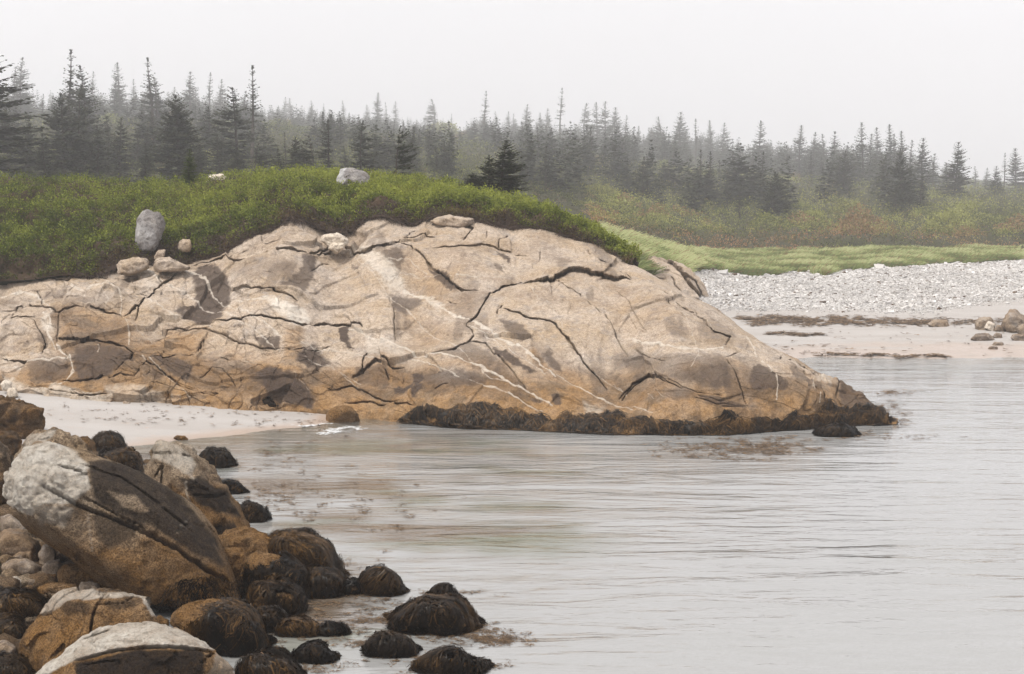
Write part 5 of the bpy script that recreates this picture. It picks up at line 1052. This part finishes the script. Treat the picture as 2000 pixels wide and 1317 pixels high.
# ------------------------------------------------------------------ conifers
def spruce(seed, H=8., R=1.7, dense=1., bare=.0, flag=0., gap=0., top=1.):
    """trunk mesh + crown mesh of needle sprays; flag leans the branches to one side"""
    rs = np.random.RandomState(seed); pos = []; dr = []; ln = []; rn = []
    nw = int(46 * dense); zz = np.linspace(.05 + bare, .985, nw) + rs.normal(size=nw) * .006
    sway = lambda z: np.stack([.012 * H * np.sin(z * 5 + seed) + flag * .10 * H * z ** 2, .010 * H * np.cos(z * 4 + seed * 2), z * H], -1)
    seg = []
    for z in zz:
        if rs.uniform() < gap: continue
        prof = (1 - z) ** .70 * (1 - math.exp(-(z - bare) * 9)) * .95 + .035
        nb = rs.randint(5, 8) if z < .8 else rs.randint(3, 6)
        for b in range(nb):
            an = rs.uniform(0, 6.283); fl = 1 + flag * 1.1 * math.cos(an)
            L = R * prof * rs.uniform(.6, 1.15) * max(fl, .25) * (1 if rs.uniform() > .12 else .4)
            if L < .05: continue
            up = lerp(-.28, .75, z ** 1.4) + rs.normal() * .12
            o = sway(np.array(z)); d = np.array([math.cos(an) + flag * .35, math.sin(an), up]); d /= np.linalg.norm(d)
            m = max(2, int(L / (.11 * H / 8 + .02)))
            s = np.linspace(.12, 1, m); pts = o + d * (s * L)[:, None]; pts[:, 2] += (s ** 2) * L * .22 - s * L * .18
            seg.append((o, pts[-1], .012 * H / 8 + .01 * L))
            for j in range(m):
                for sgn in (-1, 1, 0):
                    wv = L * .30 * (1 - s[j] * .65) * rs.uniform(.6, 1.2) + .05 * H / 8
                    perp = np.array([-d[1], d[0], 0]) * sgn; dd = d * (.75 if sgn else 1.1) + perp + np.array([0, 0, rs.normal() * .22 - .12])
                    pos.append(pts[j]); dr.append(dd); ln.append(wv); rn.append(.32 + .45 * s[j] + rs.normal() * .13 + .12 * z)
    for j in range(8): pos.append(sway(np.array(.955 + .004 * j))); dr.append(np.array([rs.normal() * .15, rs.normal() * .15, 1])); ln.append(.022 * H * top); rn.append(.5)
    pos, dr, ln, rn = np.array(pos), unit(np.array(dr)), np.array(ln), np.clip(np.array(rn), 0, 1)
    n = len(pos); s = unit(np.cross(dr, np.array([0, 0, 1.]) + rs.normal(size=(n, 3)) * .55)); wd = (ln * .22 + .030 * H / 8)[:, None]
    e = pos + dr * ln[:, None]; mid = pos + dr * (ln * .45)[:, None]
    V = np.stack([pos, mid + s * wd, e, mid - s * wd], 1).reshape(-1, 3); F = np.arange(4 * n).reshape(n, 4)
    # trunk and bare limbs
    TV, TF = [], []
    def tube(a, b, r0, r1, k=5):
        a, b = np.array(a), np.array(b); d = unit(b - a); x = unit(np.cross(d, [.3, .9, .2])); y = np.cross(d, x); o0 = len(TV)
        for p, r in ((a, r0), (b, r1)):
            for i in range(k): t = 6.283 * i / k; TV.append(p + x * r * math.cos(t) + y * r * math.sin(t))
        for i in range(k): TF.append([o0 + i, o0 + (i + 1) % k, o0 + k + (i + 1) % k, o0 + k + i])
    zs = np.linspace(-.06, 1, 12)
    for a, b in zip(zs[:-1], zs[1:]): tube(sway(np.array(a)), sway(np.array(b)), .017 * H * (1 - a * .93), .017 * H * (1 - b * .93), 6)
    for o, e_, r in seg[::2]: tube(o, e_, r, r * .3, 3)
    if bare > .03:
        for j in range(int(26 * (bare + .1))):
            z = rs.uniform(.04, bare + .12); an = rs.uniform(0, 6.28); o = sway(np.array(z)); L = R * rs.uniform(.2, .65); tube(o, o + np.array([math.cos(an) * L, math.sin(an) * L, -.15 * L]), .012, .004, 3)
    cm = make_mesh('crown', V, F, {'tone_val': np.repeat(rn, 4), 'brown': np.zeros(4 * n)}, smooth_shade=False, mat=M['needle'])
    tm = make_mesh('trunk', np.array(TV), np.array(TF), mat=M['bark'])
    return tm, cm
H0 = 8.
PROTO = {
 'd1': spruce(1, R=1.75), 'd2': spruce(2, R=1.5, flag=.15), 'd3': spruce(3, R=2.0, dense=1.15), 'n1': spruce(4, R=1.35, dense=1.2), 'n2': spruce(5, R=1.2, gap=.08),
 's1': spruce(6, R=.95, bare=.28, gap=.25, dense=.75), 's2': spruce(7, R=.8, bare=.35, gap=.35, flag=.35, dense=.7), 'f1': spruce(8, R=1.5, flag=.5, gap=.12), 'f2': spruce(9, R=1.3, flag=-.35, gap=.1),
 'b1': spruce(10, R=3.0, dense=1.3), 'b2': spruce(12, R=2.6, dense=1.2, gap=.06), 'y1': spruce(13, R=2.3, dense=1.0), 'g1': spruce(14, R=2.2, gap=.28, flag=.25, bare=.06, dense=.85), 'g2': spruce(15, R=2.6, gap=.32, flag=.55, dense=.8), 'h1': spruce(21, R=2.1, dense=1.35, flag=.22), 'x1': spruce(16, R=1.4, gap=.12, bare=.08), 'x2': spruce(17, R=1.5, flag=-.2)}
NTREE = [0]
def tree(kind_, px, ptop, Y, label, group=None, base_z=None, rot=None, wid=1., mat=None, hmin=0):
    Y = float(YS(Y)); X = (px - CX) / FPX * Y; gz_ = float(ground(X, Y)) if base_z is None else base_z
    top = float(P(px, ptop, Y)[2]); h = max(top - gz_, hmin, .4); s = h / H0
    rt = bpy.data.objects.new('spruce_tree', None); COL.objects.link(rt); rt.empty_display_size = .3
    rt.location = (X, Y, gz_); rt.rotation_euler = (0, 0, rot if rot is not None else random.uniform(0, 6.28)); rt.scale = (s * wid * 1.45, s * wid * 1.45, s)
    rt['label'] = label; rt['category'] = 'spruce'
    if group: rt['group'] = group
    tm, cm = PROTO[kind_]
    if mat: cm = cm.copy(); cm.materials.clear(); cm.materials.append(M[mat])
    link('trunk', tm, rt); link('crown', cm, rt); NTREE[0] += 1
    return rt
NEAR = [
 ('g1', -8, 108, 60, 'tall dark spruce cut by the left edge behind the heath', 0, 1.2), ('b2', 128, 182, 70, 'broad dark spruce left of centre in the left-hand wood, behind the heath', .5, .9), ('d3', 60, 225, 76, 'dark spruce between the edge tree and the broad dark one', 1, 1.0),
 ('b1', 350, 186, 68, 'broad shapely spruce rising behind the little young spruce on the heath', 2, .82), ('d1', 195, 245, 70, 'dark spruce low between the two broad spruces', 3, 1.1), ('g1', 160, 165, 74, 'gaunt spruce with an open crown leaning over the broad dark one', 0, .8),
 ('d3', 240, 230, 78, 'dense grey-green spruce midway between the two broad spruces', .3, 1.), ('d1', 430, 262, 72, 'dark spruce right of the broad shapely one', 1.2, 1.1), ('g2', 500, 280, 66, 'low spreading dark spruce by the dip of the left wood', 0, 1.), ('b2', 580, 268, 64, 'low bushy spruce left of the wind-flagged pair', 1, 1.),
 ('g2', 615, 265, 62, 'wide-armed dark spruce just left of the crest boulder', 3.1, 1.), ('f2', 648, 233, 66, 'narrow-topped spruce behind the wide-armed one', .2, 1.1), ('g1', 706, 235, 64, 'open spruce right behind the whitish crest boulder', 0, .95), ('g2', 775, 245, 58, 'isolated slender dark spruce on the mound skyline between crest boulder and heath tree', .15, .62),
 ('d1', 90, 262, 62, 'dark spruce directly over the heath in the left corner wood', 2, 1.1), ('d3', 288, 280, 64, 'low dense spruce at the heath edge left of the broad shapely one', 2, 1.), ('d3', 545, 290, 60, 'rounded dark spruce close above the heath near the dip', 2, 1.2), ('d1', 395, 282, 66, 'low spruce just behind the young one on the heath', 2, 1.2), ('d3', 465, 290, 62, 'bushy dark spruce at the heath edge above the pale flat stone', .6, 1.2), ('d1', 20, 200, 80, 'grey spruce behind the edge tree', .6, 1.)]
for k_, px, pt_, Y_, lab, rot, wd in NEAR: tree(k_, px, pt_, 88 + (Y_ - 60) * .8 if px != 775 else 60, lab, rot=rot, wid=wd)
_b = on_mound(982, 396); tree('h1', 982, 274, float(_b[1]) + .3, 'dark wind-shaped spruce standing on the right shoulder of the green mound', rot=0.1, wid=1.3, base_z=float(_b[2]) - .1)
_b = on_mound(955, 386); tree('b2', 955, 303, float(_b[1]) + .3, 'bushier half of the pair of spruces on the mound shoulder', rot=1, wid=1.15, base_z=float(_b[2]) - .1)
_b = on_mound(925, 380); tree('b1', 925, 338, float(_b[1]) + .3, 'low dark spruce bush left of the pair on the mound shoulder', rot=2, wid=1.9, base_z=float(_b[2]) - .1)
_b = on_mound(372, 372); tree('h1', 372, 292, float(_b[1]), 'little young yellow-green spruce growing out of the heath', rot=1, wid=.75, base_z=float(_b[2]) - .05, mat='needle_young')
tree('b1', 1510, 335, 112, 'big dark broad spruce standing alone in the scrub right of the headland', rot=0, wid=.80, base_z=1.6)
tree('b2', 1755, 290, 118, 'tall dark spruce with wide skirts in the scrub, right of the lone broad one', rot=0, wid=.62)
tree('b1', 1360, 330, 124, 'grey broad spruce in the scrub, left of the lone broad one', rot=1, wid=.62)
tree('b2', 1280, 345, 122, 'faded broad spruce above the headland shoulder', rot=1, wid=.62)
tree('d3', 1222, 322, 126, 'slim faded spruce left of the faded broad one', rot=1, wid=.9)
tree('d3', 1940, 325, 130, 'lone spruce among scrub near the right edge', rot=1, wid=.9)
tree('b2', 1996, 478, 92, 'tiny dark spruce at the right edge above the dune grass', rot=0, wid=1.1)
SKYL = [(50, 112, 'd2', 150), (38, 130, 'd2', 152), (143, 97, 's1', 120), (172, 128, 'g1', 120), (190, 140, 'n2', 165), (240, 122, 'f2', 150), (232, 150, 'd2', 145), (300, 113, 's1', 125), (312, 150, 'g1', 130), (268, 155, 'n2', 170), (345, 170, 'd2', 175), (378, 140, 'd2', 150), (415, 142, 's2', 155), (436, 155, 'x2', 158), (465, 170, 'g1', 100), (497, 128, 's1', 115), (482, 178, 'd2', 140), (388, 175, 'd1', 160),
 (560, 190, 'x2', 185), (570, 192, 'n1', 188), (548, 210, 'n2', 180), (612, 197, 'd2', 175), (635, 202, 's1', 180), (672, 197, 'n2', 175), (685, 220, 'n1', 180), (718, 205, 'x1', 180), (740, 181, 'n1', 165), (757, 200, 's2', 180), (775, 198, 'x1', 180), (850, 194, 'f1', 170), (882, 222, 's1', 180), (948, 178, 's1', 160), (945, 215, 'x2', 165), (968, 218, 'n2', 175), (993, 218, 'n1', 178), (1003, 222, 'n2', 180), (1028, 204, 'd2', 172), (1055, 220, 'n1', 176), (1068, 212, 'x2', 175), (1095, 172, 's1', 165), (1140, 201, 'f1', 165), (1165, 200, 'f2', 160), (1182, 198, 'f1', 160), (1200, 210, 'd1', 162), (1222, 225, 'n2', 165), (1245, 246, 'n1', 170), (1265, 250, 'n2', 170),
 (1290, 228, 'f1', 160), (1327, 219, 'd1', 158), (1355, 232, 's2', 160), (1384, 235, 'n1', 160), (1410, 240, 'x2', 158), (1480, 236, 'f2', 152), (1500, 283, 'n1', 160), (1530, 278, 'x1', 160), (1560, 245, 'n1', 150), (1586, 258, 'x2', 150), (1605, 262, 'x2', 152), (1625, 257, 'd2', 148), (1650, 285, 'd1', 150), (1680, 240, 'x1', 140), (1697, 262, 'n1', 148), (1707, 249, 'n1', 146), (1733, 243, 'n1', 142), (1742, 262, 'n2', 144), (1756, 256, 'n1', 142), (1776, 274, 'n2', 142), (1798, 270, 'd1', 132), (1864, 278, 'd3', 128), (1900, 325, 'n2', 150), (1922, 328, 'x2', 150), (1957, 299, 's1', 150), (1978, 290, 'd1', 142), (2000, 305, 'd2', 142), (1845, 318, 'n1', 138), (1820, 300, 'd2', 140)]
SHAPE = {'d': 'full', 'n': 'narrow', 's': 'spindly half-bare', 'g': 'gaunt open', 'f': 'wind-leaning', 'x': 'slender'}
ORD = lambda n: ('%d' % n) + ('th' if 10 <= n % 100 <= 20 else {1: 'st', 2: 'nd', 3: 'rd'}.get(n % 10, 'th'))
SKYL.sort()
for i, (px, pt_, k_, Y_) in enumerate(SKYL):
    tree(k_, px, pt_, Y_, '%s spruce breaking the foggy skyline, %s from the left' % (SHAPE[k_[0]], ORD(i + 1)), group='spruces along the foggy skyline', wid=random.uniform(.9, 1.1))
INNER = []
LIM = [(0, 180), (300, 180), (520, 205), (800, 235), (1000, 235), (1300, 255), (1500, 280), (1700, 285), (1850, 325), (2000, 335)]
rs = np.random.RandomState(77); placed = [(px, Y_) for px, _, _, Y_ in SKYL]; cnt = 0
while cnt < 175:
    px = rs.uniform(-40, 2030); Y_ = rs.uniform(106, 190)
    if px > 1100 and Y_ < 112: continue
    if px > 1800 and rs.uniform() < .7: continue
    if fbm(np.array([[px * .006, Y_ * .04, 0]]), 2, 171)[0] < -.12: continue
    if any(abs(px - a) < 9 and abs(Y_ - b) < 10 for a, b in placed): continue
    placed.append((px, Y_)); YY = float(YS(Y_)); X = (px - CX) / FPX * YY; g = float(ground(X, YY))
    lim = tab(px, LIM)
    h = rs.uniform(4.5, 8.5) * YY / 230 + .6; _, pyt = proj(np.array([X, YY, g + h])); pyt = max(float(pyt), float(lim) + rs.uniform(0, 25))
    k_ = rs.choice(['d1', 'd2', 'd3', 'n1', 'n2', 'x1', 'x2', 'f1', 's1', 'b2', 'g1'])
    INNER.append((tree(k_, px, pyt, Y_, 'grey-green spruce fading into the fog inside the wood, below the skyline', group='spruces inside the foggy wood', hmin=1.5, wid=.7 if k_ == 'b2' else 1.), px, Y_, SHAPE.get(k_[0], 'broad'))); cnt += 1

# bushes one can tell apart on the slope
def bush(seed, hue, n=1500):
    rs = np.random.RandomState(seed); d = unit(rs.normal(size=(n, 3))); d[:, 2] = np.abs(d[:, 2])
    r = 1 + fbm(d * 1.6, 3, seed) * .35; p = d * r[:, None] * rs.uniform(.72, 1.05, n)[:, None] * np.array([1, 1, .95])
    rn = np.clip(hue[0] + fbm(d * 2.5, 2, seed + 4) * .3 + (d[:, 2] - .5) * .25 + rs.normal(size=n) * .08, 0, 1)
    V, F, r_, b_ = leaves(p, d, rs.uniform(.07, .14, n), rn, np.full(n, hue[1]) * rs.uniform(.4, 1, n), .65, .8)
    cm = make_mesh('crown', V, F, {'tone_val': r_, 'brown': b_}, smooth_shade=False, mat=M['scrub'])
    TV, TF = [], []
    for j in range(7):
        an = j * .9 + rs.uniform(0, .4); tip = np.array([math.cos(an) * .55, math.sin(an) * .55, .75]); o0 = len(TV)
        for q, rr in ((np.array([math.cos(an) * .08, math.sin(an) * .08, -.1]), .035), (tip, .012)):
            for k in range(4): TV.append(q + np.array([math.cos(k * 1.57), math.sin(k * 1.57), 0]) * rr)
        for k in range(4): TF.append([o0 + k, o0 + (k + 1) % 4, o0 + 4 + (k + 1) % 4, o0 + 4 + k])
    return make_mesh('stem', np.array(TV), np.array(TF), mat=M['bark']), cm
BUSHES = []
BUSH = [bush(31, (.52, 0)), bush(32, (.75, 0)), bush(33, (.40, .75)), bush(34, (.62, .1))]
KIND_ = ['olive bush', 'yellow-green bush', 'russet-brown bush', 'green bush']
rs = np.random.RandomState(9); nb_ = 0; rest = []
while nb_ < 150:
    px = rs.uniform(1130, 2040) if rs.uniform() < .86 else rs.uniform(180, 1100); yr = rs.uniform(101, 150) if px > 1130 else rs.uniform(118, 165)
    Y = float(YS(yr)); X = (px - CX) / FPX * Y; r = rs.uniform(.9, 1.9) * (Y / 115) ** .7
    if any((X - a) ** 2 + ((Y - b) * .6) ** 2 < (r * .75) ** 2 for a, b in rest): continue
    rest.append((X, Y)); k = rs.choice([0, 1, 2, 3], p=[.32, .22, .14 if yr > 112 else .14, .32]) if yr > 107 else rs.choice([0, 2, 3])
    rt = bpy.data.objects.new('bush', None); COL.objects.link(rt); rt.location = (X, Y, float(ground(X, Y)) + .15); rt.rotation_euler = (0, 0, rs.uniform(0, 6.28)); rt.scale = (r, r, r * rs.uniform(.7, 1.05))
    rt['label'] = ['olive green bush on the foggy slope below the spruces', 'yellow-green leafy bush on the foggy slope', 'russet-brown bush near the dune grass or on the slope', 'mid green rounded bush on the foggy slope'][k]
    BUSHES.append((rt, px, yr, KIND_[k])); rt['category'] = 'bush'; rt['group'] = 'bushes on the slope behind the dune grass'
    link('stem', BUSH[k][0], rt); link('crown', BUSH[k][1], rt); nb_ += 1

def place_labels(items, fmt):
    by = {}
    for it in items: by.setdefault(min(range(len(SKYL)), key=lambda i: abs(SKYL[i][0] - it[1])), []).append(it)
    for i, L in by.items():
        kinds = {}
        for it in sorted(L, key=lambda q: q[2]): kinds.setdefault(it[3], []).append(it[0])
        for kd, obs in kinds.items():
            for j, ob in enumerate(obs):
                rank = '' if len(obs) == 1 else ('nearest ' if j == 0 else 'farthest ' if j == len(obs) - 1 else ORD(j + 1) + ' nearest ')
                ob['label'] = fmt % (rank + kd, ORD(i + 1))
place_labels(INNER, '%s spruce in the foggy wood, under the %s skyline spruce from the left')
place_labels(BUSHES, '%s on the slope, under the %s skyline spruce from the left')

# the rest of the wood, beyond the three hundred nearest spruces, as one mass
def wood(n=1150):
    rs = np.random.RandomState(5); VV, FF, RR = [], [], []; o = 0; src = {}
    for k_ in ('d1', 'd2', 'd3', 'n1', 'x1', 'x2', 'f1', 'b2'):
        m = PROTO[k_][1]; a = np.empty(len(m.vertices) * 3, np.float32); m.vertices.foreach_get('co', a); a = a.reshape(-1, 4, 3)
        r = np.empty(len(m.vertices), np.float32); m.attributes['tone_val'].data.foreach_get('value', r); r = r.reshape(-1, 4)
        pk = rs.permutation(len(a))[:max(420, len(a) // 7)]; q = a[pk]; c = q.mean(1, keepdims=True); src[k_] = (c + (q - c) * np.array([2.0, 2.0, 1.6]), r[pk])
    ks = list(src)
    while n:
        px = rs.uniform(-40, 2040); yr = rs.uniform(112, 192) if rs.uniform() < .5 else rs.uniform(148, 192)
        if px > 1100 and yr < 116: continue
        if px > 1790 and (rs.uniform() < .8 or yr < 135): continue
        if fbm(np.array([[px * .006, yr * .04, 0]]), 2, 171)[0] < -.22: continue
        n -= 1; Y = float(YS(yr)); X = (px - CX) / FPX * Y; g = float(ground(X, Y)); lim = float(tab(px, LIM)) - 8 + rs.uniform(0, 30)
        h = rs.uniform(4.0, 8.5) * Y / 230 + 1.2; zt = float(P(px, lim, Y)[2]); h = max(min(h, zt - g), 1.5)
        q, r = src[ks[rs.randint(len(ks))]]; t = rs.uniform(0, 6.28); c_, s_ = math.cos(t), math.sin(t); sc = h / H0
        x = (q[..., 0] * c_ - q[..., 1] * s_) * sc * 1.45 + X; y = (q[..., 0] * s_ + q[..., 1] * c_) * sc * 1.45 + Y
        v = np.stack([x, y, q[..., 2] * sc + g], -1).reshape(-1, 3); VV.append(v); RR.append(np.clip(r.ravel() + rs.normal() * .15, 0, 1)); FF.append(np.arange(len(v)).reshape(-1, 4) + o); o += len(v)
    return np.concatenate(VV), np.concatenate(FF), np.concatenate(RR)
V, F, r = wood()
link('spruce_wood', make_mesh('spruce_wood', V, F, {'tone_val': r, 'brown': np.zeros(len(r))}, smooth_shade=False, mat=M['needle']), kind='stuff', label='mass of spruces filling the foggy wood on the slope', category='wood')

# ------------------------------------------------------------------ haze
hz = NT('haze_air'); pv_ = hz.n('VolumePrincipled'); pv_.inputs['Density'].default_value = .00125; pv_.inputs['Color'].default_value = (1, .995, 1, 1); pv_.inputs['Anisotropy'].default_value = .5
hz.l(pv_.outputs[0], hz.out.inputs['Volume'])
x0, x1, y0, y1, z0, z1 = -420, 420, -12, 810, -2.6, 80
hv = np.array([[x, y, z] for x in (x0, x1) for y in (y0, y1) for z in (z0, z1)], float)
hf = np.array([[0, 1, 3, 2], [4, 6, 7, 5], [0, 4, 5, 1], [2, 3, 7, 6], [0, 2, 6, 4], [1, 5, 7, 3]])
link('haze', make_mesh('haze', hv, hf, smooth_shade=False, mat=hz.m), kind='stuff')
